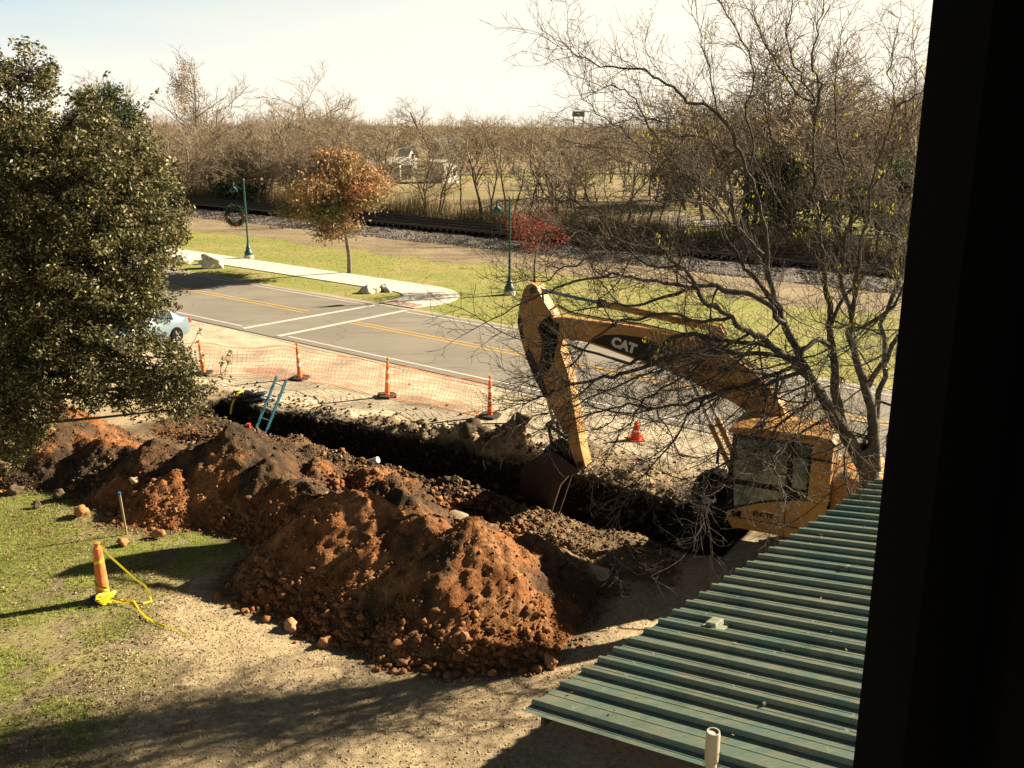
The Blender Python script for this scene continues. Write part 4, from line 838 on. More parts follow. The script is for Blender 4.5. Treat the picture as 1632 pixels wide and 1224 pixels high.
# netting slung between the cones
net = thing('safety_netting', 'sagging orange plastic safety netting strung along the row of cones', 'safety netting')
path = [(-16.5, 30.5), (-13.6, 30.2), (-10.37, 30.2), (-8.6, 30.15), (-7.01, 29.62), (-5.4, 28.9), (-3.87, 27.63), (-2.3, 26.9), (-.63, 25.65)]
def along(t):
    L = [0]; 
    for a, b in zip(path[:-1], path[1:]): L.append(L[-1]+math.hypot(b[0]-a[0], b[1]-a[1]))
    s = t*L[-1]
    for i in range(len(path)-1):
        if s <= L[i+1]+1e-6:
            f = (s-L[i])/(L[i+1]-L[i]); return path[i][0]+(path[i+1][0]-path[i][0])*f, path[i][1]+(path[i+1][1]-path[i][1])*f, s
    return (*path[-1], L[-1])
Ltot = sum(math.hypot(b[0]-a[0], b[1]-a[1]) for a, b in zip(path[:-1], path[1:]))
posts = []
acc = 0
for i_, (a, b) in enumerate(zip(path[:-1], path[1:])):
    acc += math.hypot(b[0]-a[0], b[1]-a[1])
    if i_ in (1, 3, 5, 7): posts.append(acc)
nu2 = int(Ltot/.13); nv2 = 8; Q = np.zeros((nu2+1, nv2+1, 3))
for i in range(nu2+1):
    x, y, s = along(i/nu2); dmin = min(abs(s-p) for p in posts); sag = min(dmin/1.9, 1)
    top = 1.02-.17*sag**1.3+.04*math.sin(s*2.3); lean = .12*math.sin(s*1.7)+.05*math.sin(s*5)
    for j in range(nv2+1):
        f = j/nv2; bul = math.sin(f*3.1)*(.12*math.sin(s*2.1+1)+.06*math.sin(s*6)); slack = .25*(1-f)**2
        Q[i, j] = (x+VX*(bul+lean*f-slack)+.02*math.sin(f*9+s*3), y+VY*(bul+lean*f-slack), .03+top*f)
polys = [(Q[:, j], np.full(nu2+1, .006 if 0 < j < nv2 else .013)) for j in range(nv2+1)]+[(Q[i], np.full(nv2+1, .0052)) for i in range(nu2+1)]
mn = tubes_np('net_mesh', polys, 3); stuff(link('net_mesh', mn, M_net, net))

# tall taped cone on the lawn
fc_ = thing('taped_cone', 'tall orange cone on the lawn wrapped in yellow caution tape', 'traffic cone', (-7.24, 14.85, 0), .3)
MB().lathe([(.17, .0), (.165, .03), (.12, .05), (.118, .06), (.098, .5), (.075, .95), (.07, 1.0), (.045, 1.02), (.04, 1.05), (.055, 1.07), (.055, 1.1), (.03, 1.11)], 24).build('tube', mat('faded_orange_plastic', (.72, .2, .06), .5, [(10, (.5, .12, .04), .5, .7)]), fc_, 0, True)
MB().prism([(math.cos(a)*.24, math.sin(a)*.24) for a in np.arange(8)*math.pi/4+.4], 'z', .0, .05).build('base', M_rubber, fc_, .01)
tp = thing('caution_tape', 'yellow caution tape trailing from the tall cone across lawn and gravel', 'tape', (-7.24, 14.85, 0))
def wrap(z0, z1, a0, a1, r0, n=18):
    return [(math.cos(a0+(a1-a0)*i/n)*(r0(z0+(z1-z0)*i/n)), math.sin(a0+(a1-a0)*i/n)*(r0(z0+(z1-z0)*i/n)), z0+(z1-z0)*i/n) for i in range(n+1)]
rr_ = lambda z: .128-.053*z
def cyl_tape(pts, wd):
    mb = MB(); vs = []
    for x, y, z in pts: vs += [(x, y, z-wd/2), (x, y, z+wd/2)]
    n = len(pts); inner = [(x*.97, y*.97, z) for x, y, z in vs]
    mb.add(vs+inner, [(2*i, 2*i+2, 2*i+3, 2*i+1) for i in range(n-1)]+[(2*n+2*i+1, 2*n+2*i+3, 2*n+2*i+2, 2*n+2*i) for i in range(n-1)]); return mb
cyl_tape(wrap(.22, .38, -.2, -3.3, rr_), .075).build('tape_band', M_tape, tp)
cyl_tape(wrap(.78, .72, .2, -3.4, rr_), .05).build('tape_band', M_tape, tp)
def curved_text(txt, size, z, a_c, slope):
    me = text_mesh('tape_lettering', txt, size, .002, .0008)
    for v in me.vertices:
        x, yv, d = v.co; zz = z+yv-x*slope; r = rr_(zz)+.004+d; a = a_c+x/r; v.co = (math.cos(a)*r, math.sin(a)*r, zz)
    return link('tape_lettering', me, M_ink, tp)
curved_text('CAUTION', .058, .30, -1.5, .38)
mb = MB()
mb.ribbon([(.07, -.02, 1.06), (.1, -.01, 1.0), (.2, -.02, .86), (.42, -.02, .62), (.62, -.04, .42), (.78, -.05, .3), (.86, -.06, .12), (.9, -.12, .035), (.78, -.2, .03), (.55, -.2, .04), (.36, -.16, .06), (.2, -.13, .1)], .035, (.25, -.9, .4)); mb.build('hanging_tape', M_tape, tp)
for k_ in range(3):
    mb = MB(); mb.ribbon([(.2+.03*k_, -.16, .07), (.4, -.2+.04*k_, .05), (.62, -.26+.03*k_, .045+.02*k_), (.8, -.42, .03), (1.0, -.62-.03*k_, .04), (1.2, -.82, .03), (1.45, -1.0+.02*k_, .035)]+([(1.72, -1.08, .03), (1.95, -1.3, .025)] if k_ == 1 else []), .03, (.2*k_-.2, -.5, .9)); mb.build('trailing_tape', M_tape, tp)
for k_ in range(4):
    mb = MB(); mb.ribbon([(.06+.13*math.cos(a)+.02*k_, -.13+.1*math.sin(a+k_*.4), .05+.035*k_+.03*math.sin(2*a+k_)) for a in np.arange(0, 6.6, .5)], .045, (.3, -.7, .6)); mb.build('tape_loop', M_tape, tp)
mb = MB(); mb.ribbon([(.1, -.005, 1.01), (.15, -.01, .93), (.17, -.02, .89)], .055, (.2, -.9, .3)); mb.build('pale_tape_tab', M_refl, tp)

# stakes, ladder, bag and small site things
st = thing('wooden_stake', 'upright thin wooden stake with a blue-marked top beside the heap', 'stake', (-7.91, 17.53, 0)); st.rotation_euler = (0, -.05, .3)
MB().prism([(-.02, -.02), (.02, -.02), (.02, .02), (-.02, .02)], 'z', 0, .94).build('post', M_wood, st, .002)
MB().prism([(-.022, -.022), (.022, -.022), (.022, .022), (-.022, .022)], 'z', .88, .945).build('painted_top', mat('blue_mark', (.05, .2, .4), .6), st)
fs = MB().bar((-.42, 0, .06), (.42, .03, .12), .045, .03).build('fallen_stake', M_wood, None, .003, loc=(-6.75, 17.2, float(heap_h(np.array([-6.75]), np.array([17.2]))[0])+.06)); fs.rotation_euler = (0, .04, .12); tag(fs, 'pale wooden stake lying on the clods at the heap foot', 'stake')
tw = MB().tube([(-.9, -.1, .03), (-.3, -.02, .035), (.3, .06, .04), (.8, .1, .03)], [.01, .012, .01, .008], 6).build('marking_string', M_wood, None, 0, True, (-10.9, 17.15, 0)); tag(tw, 'thin straw-coloured rod lying across the sunny lawn at left edge', 'rod')
ld = thing('ladder', 'blue fibreglass ladder leaning out of the left end of the trench', 'ladder')
TL, TR_ = Vector((-6.88, 26.15, 1.0)), Vector((-6.56, 25.97, .95)); BL, BR = Vector((-7.86, 25.1, -1.5)), Vector((-7.5, 24.9, -1.52))
for a, b in ((TL, BL), (TR_, BR)):
    mb = MB(); mb.bar(a, b, .03, .085); mb.build('rail', M_ladder, ld, .004)
    mb = MB(); mb.bar(a+Vector((.02, -.05, .06)), b+Vector((.02, -.05, .06)), .02, .05); mb.build('rail', M_ladder, ld, .004)
for i in range(8):
    t = .06+i*.125; MB().tube([TL.lerp(BL, t), TR_.lerp(BR, t)], .016, 8).build('rung', M_alu, ld, 0, True)
bag = thing('hose_bundle', 'crumpled black bag and hose with a yellow strap on the trench lip', 'bag', (-8.0, 27.0, 0))
g = np.random.default_rng(31); v, f = ico(3); V = v*(1+.3*np.sin(v@rand_dirs(g, 1)[0]*7)+.16*g.standard_normal(len(v)))[:, None]*np.array([.5, .26, .17])+np.array([.08, 0, .14]); link('bag_body', np_mesh('bag_body', V, f), M_bag, bag)
mb = MB()
for k_ in range(5): mb.tube([(-.4+.1*k_+.25*math.cos(a+k_), .12*math.sin(a)+.05*k_, .2+.1*math.sin(a*1.4+k_)) for a in np.arange(0, 4.6, .45)], .014, 6)
mb.build('hose_loop', M_bag, bag, 0, True)
MB().ribbon([(-.12, 0, .34), (-.25, -.1, .3), (-.35, -.22, .15), (-.4, -.4, -.02), (-.42, -.5, -.25)], .06, (0, -1, .5)).build('yellow_strap', M_tape, bag)
cup = MB().lathe([(.0, 0), (.05, 0), (.06, .15), (.0, .15)], 12).build('red_can', mat('red_can_paint', (.6, .06, .04), .5), None, 0, True, (-7.2, 24.15, .3)); cup.location.z = float(max(heap_h(np.array([-7.2]), np.array([24.15]))[0], 0)); tag(cup, 'small red can standing on the near lip of the trench by the ladder', 'can')
pv = MB().tube([(0, 0, 0), (.25, -.1, .12)], .08, 14).build('pipe_end', M_white2, None, 0, True, (-3.5, 21.35, float(heap_h(np.array([-3.5]), np.array([21.35]))[0])+.02)); tag(pv, 'short white pipe end poking out on the near lip of the trench', 'pipe')
rod = MB().tube([(-1.2, -.05, .02), (0, 0, .03), (1.3, .12, .02)], .02, 6).build('steel_rod', M_black, None, 0, True, (-.9, 24.75, .03)); tag(rod, 'dark rod lying on the pale apron in front of the last netting cone', 'rod')
rc = np.random.default_rng(5)
lump('soil_clump', 'loose dark clump of soil on the apron left of the last netting cone', 'dirt clod', -2.55, 24.85, .28, (.075, .053, .034), 33, None, .35)
for k_, (x, y, r) in enumerate(((-1.1, 22.9, .5), (-.4, 22.7, .42), (-.75, 23.35, .38), (.15, 22.3, .4))):
    lump('soil_clump', ['largest dark soil clump on the far trench lip left of the stick', 'dark soil clump on the far trench lip nearest the stick side', 'soil clump set back behind the others on the far trench lip', 'low soil clump where the far lip meets the bucket'][k_], 'dirt clod', x, y, r, (.075, .053, .034), 40+k_, None, .6)

# ================================================================ STREET LAMPS
def lamp(x, y, h, label, flip, wreath):
    t = thing('street_lamp', label, 'street lamp', (x, y, .0), 0, 'green street lamps on the far lawn'); s = h/4.8
    MB().lathe([(.3, 0), (.3, .18), (.26, .22)], 16).build('footing', M_conc, t, .01)
    MB().lathe([(.25, .2), (.26, .3), (.24, .42), (.17, .5), (.14, .62), (.16, .66), (.11, .74), (.075, .95), (.065, 1.0)], 18).build('base', M_green, t, 0, True)
    MB().lathe([(.062, .9), (.058, 2.0*s), (.052, h-.25), (.05, h-.06), (.065, h-.05), (.03, h+.02)], 14).build('post', M_green, t, 0, True)
    MB().lathe([(.075, h*.55), (.075, h*.55+.08)], 14).build('collar', M_green, t)
    MB().lathe([(.07, h*.69), (.07, h*.69+.06)], 14).build('collar', M_green, t)
    q = Vector((-1, -.1, 0)).normalized()
    A = Vector((0, 0, h-.16)); E_ = q*.62+Vector((0, 0, h-.16))
    MB().tube([A, E_], .022, 8).build('arm', M_green, t, 0, True)
    MB().tube([Vector((0, 0, h-.75))]+[q*(.62*math.sin(a))*1.0+Vector((0, 0, h-.75+.5*math.sin(a) if a < 1.6 else 0)) for a in np.arange(.3, 1.6, .25)], .018, 8).build('scroll', M_green, t, 0, True)
    hd = MB().lathe([(.02, 0), (.045, -.06), (.05, -.22), (.09, -.3), (.19, -.42), (.235, -.58), (.22, -.6), (.0, -.5)], 18).build('shade', M_green, t, 0, True, tuple(E_))
    MB().lathe([(.0, -.62), (.13, -.6), (.17, -.54), (.0, -.5)], 14).build('globe', M_lglass, hd, 0, True)
    return t
lp1 = lamp(-16.33, 57.45, 4.82, 'green street lamp with a hanging wreath beside the sidewalk', 0, 1)
lp2 = lamp(-.15, 45.32, 4.75, 'green street lamp by the red-leaved tree near the stick', 0, 0)
wr = thing('wreath', 'evergreen wreath with three red bows hung on the far left lamp', 'wreath', (-16.95, 57.35, 2.62))
g = np.random.default_rng(6); n = 2600; a = g.random(n)*6.283; rd = .52+.085*g.standard_normal(n); C = np.stack([rd*np.cos(a), .07*g.standard_normal(n), rd*np.sin(a)], 1); A = rand_dirs(g, n)*.07; Bv = np.cross(A, rand_dirs(g, n)); Bv = Bv/np.linalg.norm(Bv, axis=1, keepdims=True)*.02
link('greenery', quads_np('greenery', C, A, Bv, col(.03, .06, .028)*(.6+.9*g.random(n))[:, None], .2), M_wreath, wr)
for a in (R(-80), R(190), R(0)):
    p = Vector((.5*math.cos(a), -.09, .5*math.sin(a))); mb = MB()
    for s in (-1, 1): mb.tube([p, p+Vector((s*.09, 0, .05)), p+Vector((s*.12, 0, -.02)), p], .03, 6); mb.tube([p, p+Vector((s*.06, 0, -.15))], .022, 5)
    mb.build('bow', M_bow, wr, 0, True)
sg = thing('small_sign', 'small white sign on a thin post glimpsed through the bare branches', 'sign', (8.78, 37.0, 0), .3)
MB().tube([(0, 0, 0), (0, 0, 1.75)], .03, 8).build('post', M_alu, sg); MB().box((0, -.04, 1.6), (.5, .02, .4)).build('panel', M_white2, sg, .004)
for k_, (x, y) in enumerate(((2.6, 43.5), (4.2, 46.3))):
    fl = thing('marker_flag', ['orange marker flag on the lawn just above the stick cylinder rod', 'orange marker flag on the lawn farther back behind the boom'][k_], 'flag', (x, y, 0)); MB().tube([(0, 0, 0), (0, 0, .45)], .006, 5).build('wire', M_alu, fl); MB().box((.06, 0, .4), (.14, .004, .1)).build('flag_cloth', M_orange, fl)
# boulders on the verge
def boulder(label, x, y, r, seed, zs=.7): 
    v, f = ico(4); g = np.random.default_rng(seed); V = v.copy()
    for k_ in range(5):
        for d in rand_dirs(g, 4): V *= (1+.13/(k_+1)*np.sin((v@d)*(2+2.4*k_)+g.random()*6))[:, None]
    V *= np.array([1, .75, zs])*r/1.15; me = np_mesh('boulder', V, f, None, True); o = link('boulder', me, M_stone); o.location = (x, y, r*zs*.55); o.rotation_euler = (0, 0, seed); return tag(o, label, 'boulder', 'boulders on the grass verge')
boulder('brownish boulder on the verge nearest the oak leaves', -19.6, 55.2, .62, 1); boulder('small dark rock just right of the brownish boulder', -18.5, 54.9, .25, 2)
boulder('pale squarish boulder on the verge below the far left lamp', -17.2, 53.5, .7, 3, .75)
boulder('rounder of the paired pale boulders near the sidewalk end', -7.15, 45.7, .48, 4); boulder('flatter right-hand boulder of the pair near the sidewalk end', -6.4, 46.2, .5, 5, .5)

# ================================================================ CAR BEHIND THE OAK
ca = math.atan2(math.cos(R(203)), math.sin(R(203)))
car = thing('parked_car', 'pale blue parked sedan half hidden behind the oak leaves', 'car', (-13.6, 34.9, 0), ca)
# local x = forward (far left), origin at rear axle centre
L0, L1 = -.95, 3.55
def csec(x):
    sh = np.interp(x, [-.98, -.8, 0, 1.3, 2.7, 3.4, 3.62], [.62, .9, .93, .92, .88, .78, .6]); wd = np.interp(x, [-.98, -.7, 0, 2.6, 3.3, 3.62], [.7, .84, .87, .87, .8, .62])
    rf = np.interp(x, [-.6, -.15, .35, 1.2, 1.5, 2.35], [sh, sh+.28, 1.40, 1.43, 1.38, sh]) if -.6 < x < 2.35 else sh
    rw = .58 if rf > sh+.05 else wd*.8
    top = rf
    return [(-wd*.93, .22), (-wd, .45), (-wd, sh-.18), (-wd*.95, sh), (-(rw+ (wd*.9-rw)*max(0, 1-(top-sh)*2.2)), top-.04 if top > sh+.05 else sh+.02), (0, top+.03), ((rw+(wd*.9-rw)*max(0, 1-(top-sh)*2.2)), top-.04 if top > sh+.05 else sh+.02), (wd*.95, sh), (wd, sh-.18), (wd, .45), (wd*.93, .22)]
xs = np.linspace(-.98, 3.62, 34); mb = MB(); vs = []
for x in xs: vs += [(x, y, z) for y, z in csec(x)]
n = 11; FB = {'body': [], 'windscreen': [], 'rear_window': []}
for i in range(len(xs)-1):
    xm = (xs[i]+xs[i+1])/2
    for j in range(n-1):
        k_ = 'body'
        if j in (3, 6) and -.05 < xm < 2.0 and abs(xm-1.02) > .06: k_ = 'side_window.%d%d' % (j, xm > 1.02)
        if j in (4, 5) and -.55 < xm < .25: k_ = 'rear_window'
        if j in (4, 5) and 1.5 < xm < 2.3: k_ = 'windscreen'
        FB.setdefault(k_, []).append((i*n+j, i*n+j+1, (i+1)*n+j+1, (i+1)*n+j))
FB['body'] += [tuple(range(n)), tuple((len(xs)-1)*n+j for j in range(n-1, -1, -1))]
for k_, fl_ in FB.items():
    k_ = k_.split('.')[0]; mb = MB(); mb.add(vs, fl_); me = mb.mesh(k_, 0, True); bm = bmesh.new(); bm.from_mesh(me); bmesh.ops.delete(bm, geom=[v for v in bm.verts if not v.link_faces], context='VERTS'); bm.to_mesh(me); bm.free(); link(k_, me, M_carp if k_ == 'body' else M_carw, car)
for wx in (0, 2.7):
    for sy in (-1, 1):
        me = MB().lathe([(.2, -.1), (.29, -.11), (.32, -.07), (.32, .07), (.29, .11), (.2, .1)], 24).mesh('tyre', 0, True); me.transform(Matrix.Rotation(R(90), 4, 'X')); wh = link('tyre', me, M_tyre, car, (wx, sy*.82, .32))
        mb = MB(); mb.lathe([(.0, -.03), (.05, -.04), (.06, .0), (.205, .0), (.21, .08), (.19, .09), (.19, .02), (.0, .02)], 20)
        for k_ in range(5):
            a = k_*1.2566; mb.box((.12*math.cos(a), .12*math.sin(a), sy*-.09), (.17, .05, .02), Matrix.Rotation(a, 3, 'Z'))
        me = mb.mesh('rim'); me.transform(Matrix.Rotation(R(90), 4, 'X')); link('rim', me, M_alu, wh)
for sy in (-.62, .62): MB().box((-.93, sy, .72), (.12, .3, .16)).build('tail_lamp', M_taill, car, .02)
# ================================================================ TREES
def grow(g, p, d, L, r, lvl, out_, par):
    """recursive branching: appends (pts, radii); returns nothing"""
    n = par['seg'][min(lvl, len(par['seg'])-1)]; pts = [p]; q = p.copy(); dd = d/np.linalg.norm(d); st = L/(n-1)
    for i in range(n-1):
        dd = dd+g.standard_normal(3)*par['wig']; dd[2] += par['up']; dd /= np.linalg.norm(dd); q = q+dd*st; pts.append(q)
    pts = np.array(pts); end = par['tip'] if lvl >= par['depth'] else r*.45
    rad = np.linspace(r, max(end, par['tip']), n); out_.append((pts, rad, lvl))
    if lvl >= par['depth']: return
    k = par['kids'][lvl]
    for i in range(k):
        t = par['t0'][lvl]+(1-par['t0'][lvl])*((i+.5+.5*g.random())/k); t = min(t, 1); f = t*(n-1); a = int(min(f, n-2)); pp = pts[a]+(pts[a+1]-pts[a])*(f-a)
        bd = pts[a+1]-pts[a]; bd /= np.linalg.norm(bd); s = np.cross(bd, g.standard_normal(3)); s /= np.linalg.norm(s)+1e-9
        an = R(par['ang'][lvl])*(.75+.5*g.random()); nd = bd*math.cos(an)+s*math.sin(an)
        grow(g, pp, nd, L*par['ratio'][lvl]*(.7+.6*g.random())*(1-.35*t*par['taper']), rad[a]*.62, lvl+1, out_, par)
def split_tree(out_, name, root, mt, mb_, k0=6, cut=1):
    a = [(p, r) for p, r, l in out_ if l < cut]; b = [(p, r) for p, r, l in out_ if l >= cut]
    link('trunk', tubes_np('trunk', a, k0), mt, root); link('crown', tubes_np('crown', b, 3), mb_, root)
def bare_proto(seed, h, name, spread=1.0, tip=.011, kids=(13, 8, 6), multi=1, t0=.28):
    g = np.random.default_rng(seed); out_ = []
    par = dict(seg=(7, 6, 5, 4), wig=.13, up=.045, tip=tip, depth=3, kids=kids, t0=(t0, .25, .15), ang=(48*spread, 42, 38), ratio=(.52, .52, .5), taper=.9)
    for m_ in range(multi):
        d = np.array([.18*g.standard_normal()*(multi > 1), .18*g.standard_normal()*(multi > 1), 1.]); p0 = np.array([.3*m_, .12*m_, 0.])
        grow(g, p0, d, h*.92*(1-.15*m_), .017*h/math.sqrt(multi), 0, out_, par)
    zs_ = np.concatenate([p[:, 2] for p, r_, l_ in out_]); kz_ = h/np.percentile(zs_, 99.6); out_ = [(p*np.array([1, 1, kz_]), r_, l_) for p, r_, l_ in out_]
    r = bpy.data.objects.new(name, None); COL.objects.link(r); split_tree(out_, name, r, M_barkf, M_barkt); r['category'] = 'tree'; return r
protos = [bare_proto(101, 9, 'bare_tree'), bare_proto(102, 9, 'bare_tree', 1.15, .011, (13, 8, 6), 2, .2), bare_proto(103, 9, 'bare_tree', .8, .01, (12, 8, 6), 1, .4),
          bare_proto(104, 9, 'bare_tree', 1.1, .012, (13, 8, 6), 2, .22), bare_proto(105, 9, 'bare_tree', 1.2, .011, (11, 7, 6), 3, .25), bare_proto(106, 9, 'sapling', .6, .007, (7, 4, 3), 1, .5), bare_proto(107, 9, 'bare_tree', 1.0, .012, (13, 8, 6), 1, .3)]
used_p = set()
def put_bare(k, x, y, h, label, group, name=None):
    s = h/9; rz = random.random()*6.283
    if k in used_p: t = copy_tree(protos[k])
    else: t = protos[k]; used_p.add(k)
    t.location = (x, y, 0); t.rotation_euler = (random.uniform(-.04, .04), random.uniform(-.04, .04), rz); t.scale = (s*random.uniform(.85, 1.15), s*random.uniform(.85, 1.15), s)
    t['label'] = label; t['category'] = 'tree'
    if group: t['group'] = group
    elif 'group' in t: del t['group']
    return t
random.seed(21)
colx = lambda px, y: (px-816)/1480*(y*.963+2.2)      # world x that sits at a given bearing and depth
cnt = 0
# hedge row of slim trees beside the tracks
for i in range(46):
    u = -24+i*2.35+random.uniform(-.9, .9); v = random.uniform(60.3, 64); x, y, _ = W(u, v); left = u > 52
    k = random.choice((2, 5, 6, 0)) if not left else random.choice((0, 1, 3, 6, 4)); h = random.uniform(4.6, 7.2) if not left else random.uniform(6.5, 9.2)
    if 22 < u < 54: k = 5; h = random.uniform(4.8, 7.4)
    if u < 8: h = random.uniform(6, 9.5); k = random.choice((0, 1, 3, 4))
    put_bare(k, x, y, h, 'slim bare tree in the brushy row just beyond the railway tracks', 'bare trees lining the railway'); cnt += 1
for i in range(20):
    y = random.uniform(72, 104); put_bare(5, colx(random.choice((random.uniform(545, 600), random.uniform(720, 930), random.uniform(720, 930))), y), y, random.uniform(5, 7.6), 'thin bare sapling standing in the dry field before the pale buildings', 'saplings in the dry field')
# woodland depths behind
for i in range(56):
    y = random.uniform(90, 138); x = colx(random.uniform(170, 540), y)
    put_bare(random.choice((0, 1, 3, 4, 6)), x, y, random.uniform(7.4, 9.4), 'bare brown tree in the left part of the wood across the tracks', 'bare trees at the left of the wood'); cnt += 1
for i in range(66):
    y = random.uniform(64, 135); px_ = random.uniform(880, 1520); x = colx(px_, y)
    if y < 95 and 970 < px_ < 1200 and random.random() < .5: continue
    put_bare(random.choice((0, 1, 3, 4, 6, 2)), x, y, random.uniform(6.5, 9.5)+.4+(2.6 if px_ > 1080 else 0), 'bare tree in the wood seen through the near bare branches', 'bare trees at the right of the wood'); cnt += 1
for i in range(92):
    y = random.uniform(152, 225); px_ = random.uniform(200, 1520); x = colx(px_, y)
    put_bare(random.choice((0, 1, 3, 4, 6)), x, y, random.uniform(8.4, 10.4)+(.4 if px_ < 560 else 0), 'bare tree in the distant wood behind the pale buildings', 'bare trees of the distant wood'); cnt += 1
# singled-out trees that break the skyline
for (px_, y, h, k, lab) in ((250, 118, 15.2, 2, 'bare tree rising above the skyline just right of the dark evergreen'), (330, 112, 13.8, 3, 'bare tree on the skyline between the tan-leaved tree and the wide crown'), (530, 128, 17.0, 4, 'tallest bare tree with open forked crown above the orange tree'), (425, 100, 12.6, 1, 'broad bare tree with a wide drooping crown at left of the wood'), (470, 108, 12.4, 3, 'broad bare tree just left of the tallest skyline tree'), (690, 160, 13.2, 2, 'thin bare tree poking above the wood right of its middle'), (856, 170, 11.6, 6, 'small bushy treetop on the skyline left of the tank'), (318, 104, 9.0, 0, 'round-crowned bare tree with one dark trunk left of the wreath lamp'),
                            (1180, 74, 14.6, 0, 'tall bare tree behind the near tree, left of its crown'), (1330, 70, 15.5, 3, 'tallest bare tree behind the right-hand branches'), (1255, 80, 15.0, 1, 'broad bare tree behind the middle of the near tree'), (1420, 72, 14.5, 4, 'bare tree behind the dark window frame edge'), (1090, 92, 12.6, 6, 'bare tree low on the skyline left of the tall group')):
    put_bare(k, colx(px_, y), y, h*(.92 if px_ < 1000 else 1), lab, None)
# far-off wood that reads as one mass
g = np.random.default_rng(44); polys = []
for i in range(420):
    y = g.uniform(228, 420); px_ = g.uniform(60, 1640); x = colx(px_, y); h = g.uniform(7.8, 10)*(1+.00035*(y-228)*1.4)
    for j in range(26):
        a = g.random()*6.283; rr2 = g.random()**.6*3.6; zt = h*(.45+.55*g.random())*math.sqrt(max(.05, 1-(rr2/4.6)**2)); z0 = zt*.35
        polys.append((np.array([[x+rr2*.35*math.cos(a), y+rr2*.35*math.sin(a), z0], [x+rr2*.8*math.cos(a), y+rr2*.8*math.sin(a), (z0+zt)/2], [x+rr2*math.cos(a), y+rr2*math.sin(a), zt]]), np.array([.11, .07, .03])))
stuff(link('far_wood', tubes_np('far_wood', polys, 3), M_barkt))
# brush and tall dry stems along the wood edge
n = 52000; u = g.uniform(-25, 125, n); v = 60+g.exponential(2.2, n)+.6*fbm(u*.3, u*0, 4); x = UX*u+VX*v; y = UY*u+VY*v; hh = (.5+1.5*g.random(n)**1.6)*(1+.6*fbm(u*.35, v*.3, 66)*2).clip(.35, 2); lean = g.normal(0, .22, (n, 2)); wv = .012+.012*g.random(n); an = g.random(n)*6.283
P0 = np.stack([x-np.cos(an)*wv, y-np.sin(an)*wv, 0*x], 1); P1 = np.stack([x+np.cos(an)*wv, y+np.sin(an)*wv, 0*x], 1); P2 = np.stack([x+lean[:, 0]*hh, y+lean[:, 1]*hh, hh], 1)
tn = np.where(g.random(n)[:, None] < .55, col(.27, .2, .11), np.where(g.random(n)[:, None] < .5, col(.15, .1, .06), col(.14, .14, .05)))*(.7+.5*g.random(n))[:, None]
stuff(link('brush', np_mesh('brush', np.stack([P0, P1, P2], 1).reshape(-1, 3), np.arange(3*n).reshape(-1, 3), np.repeat(tn, 3, axis=0)), M_brush))

def leaves_mesh(name, g, C, size, tones, fold=.25, aspect=.5, flat=1.0):
    n = len(C); A = rand_dirs(g, n)*np.array([1, 1, flat]); A = A/np.linalg.norm(A, axis=1, keepdims=True)*(size*(.7+.6*g.random(n)))[:, None]
    Bv = np.cross(A, rand_dirs(g, n)); Bv = Bv/np.linalg.norm(Bv, axis=1, keepdims=True)*np.linalg.norm(A, axis=1, keepdims=True)*aspect
    return quads_np(name, C, A, Bv, tones, fold)
def leafy(name, label, x, y, h, crown_z0, rad, nleaf, size, tonef, seed, group=None, clump=.5, trunk_r=.1, bark=None, nclump=60, lopsided=0.0):
    g = np.random.default_rng(seed); t = thing(name, label, 'tree', (x, y, 0), 0, group)
    out_ = []; par = dict(seg=(7, 6, 5, 4), wig=.1, up=.05, tip=.012, depth=3, kids=(11, 5, 3), t0=(crown_z0/h*.9, .3, .3), ang=(55, 40, 35), ratio=(.42, .5, .5), taper=.9)
    grow(g, np.array([0, 0, 0.]), np.array([0, 0, 1.]), h*.9, trunk_r, 0, out_, par)
    split_tree(out_, name, t, bark or M_bark, bark or M_bark, 8)
    t.children[-1].name = 'branches'
    cz = (crown_z0+h)/2; hz = (h-crown_z0)/2
    D = rand_dirs(g, nclump)*(g.random(nclump)**.4)[:, None]; cc = np.stack([D[:, 0]*rad*(1-.62*np.maximum(D[:, 2], 0))+lopsided*(1-D[:, 2]), D[:, 1]*rad*(1-.45*np.maximum(D[:, 2], 0)), cz+D[:, 2]*hz], 1)
    ii = g.integers(0, nclump, nleaf); C = cc[ii]+g.standard_normal((nleaf, 3))*clump*np.array([1, 1, .65])
    link('foliage', leaves_mesh('foliage', g, C, size, tonef(g, C, ii, cz, hz)), M_leafd, t); return t
def orange_tone(g, C, ii, cz, hz):
    k = g.random(len(C)); hue = vn(ii*7.7, ii*3.1, 3)*.8+.52+.18*(C[:, 2]-cz)/hz
    a = np.where(hue[:, None] > .66, col(.4, .19, .09), np.where(hue[:, None] > .36, col(.38, .25, .12), col(.18, .155, .07)))
    return a*(.55+.8*k)[:, None]
leafy('oak_tree', 'autumn oak with orange and olive leaves beside the sidewalk', -9.17, 51.96, 6.9, 2.0, 2.95, 23000, .1, orange_tone, 301, None, .4, .13, None, 46, -.62)
leafy('red_tree', 'small sparse tree with red leaves behind the top of the stick', 1.12, 46.79, 4.3, 1.9, 1.75, 2600, .05, lambda g, C, ii, cz, hz: np.where(g.random(len(C))[:, None] < .75, col(.42, .075, .05), col(.36, .16, .07))*(.6+.7*g.random(len(C)))[:, None], 302, None, .22, .07, None, 50)
green_tone = lambda g, C, ii, cz, hz: col(.055, .075, .03)*(.6+.9*g.random(len(C)))[:, None]
tan_tone = lambda g, C, ii, cz, hz: col(.36, .25, .15)*(.6+.7*g.random(len(C)))[:, None]
leafy('evergreen_tree', 'dark rounded evergreen on the skyline beyond the oak', colx(197, 104), 104, 11.8, 2, 3.4, 9000, .16, green_tone, 303, None, .6, .2)
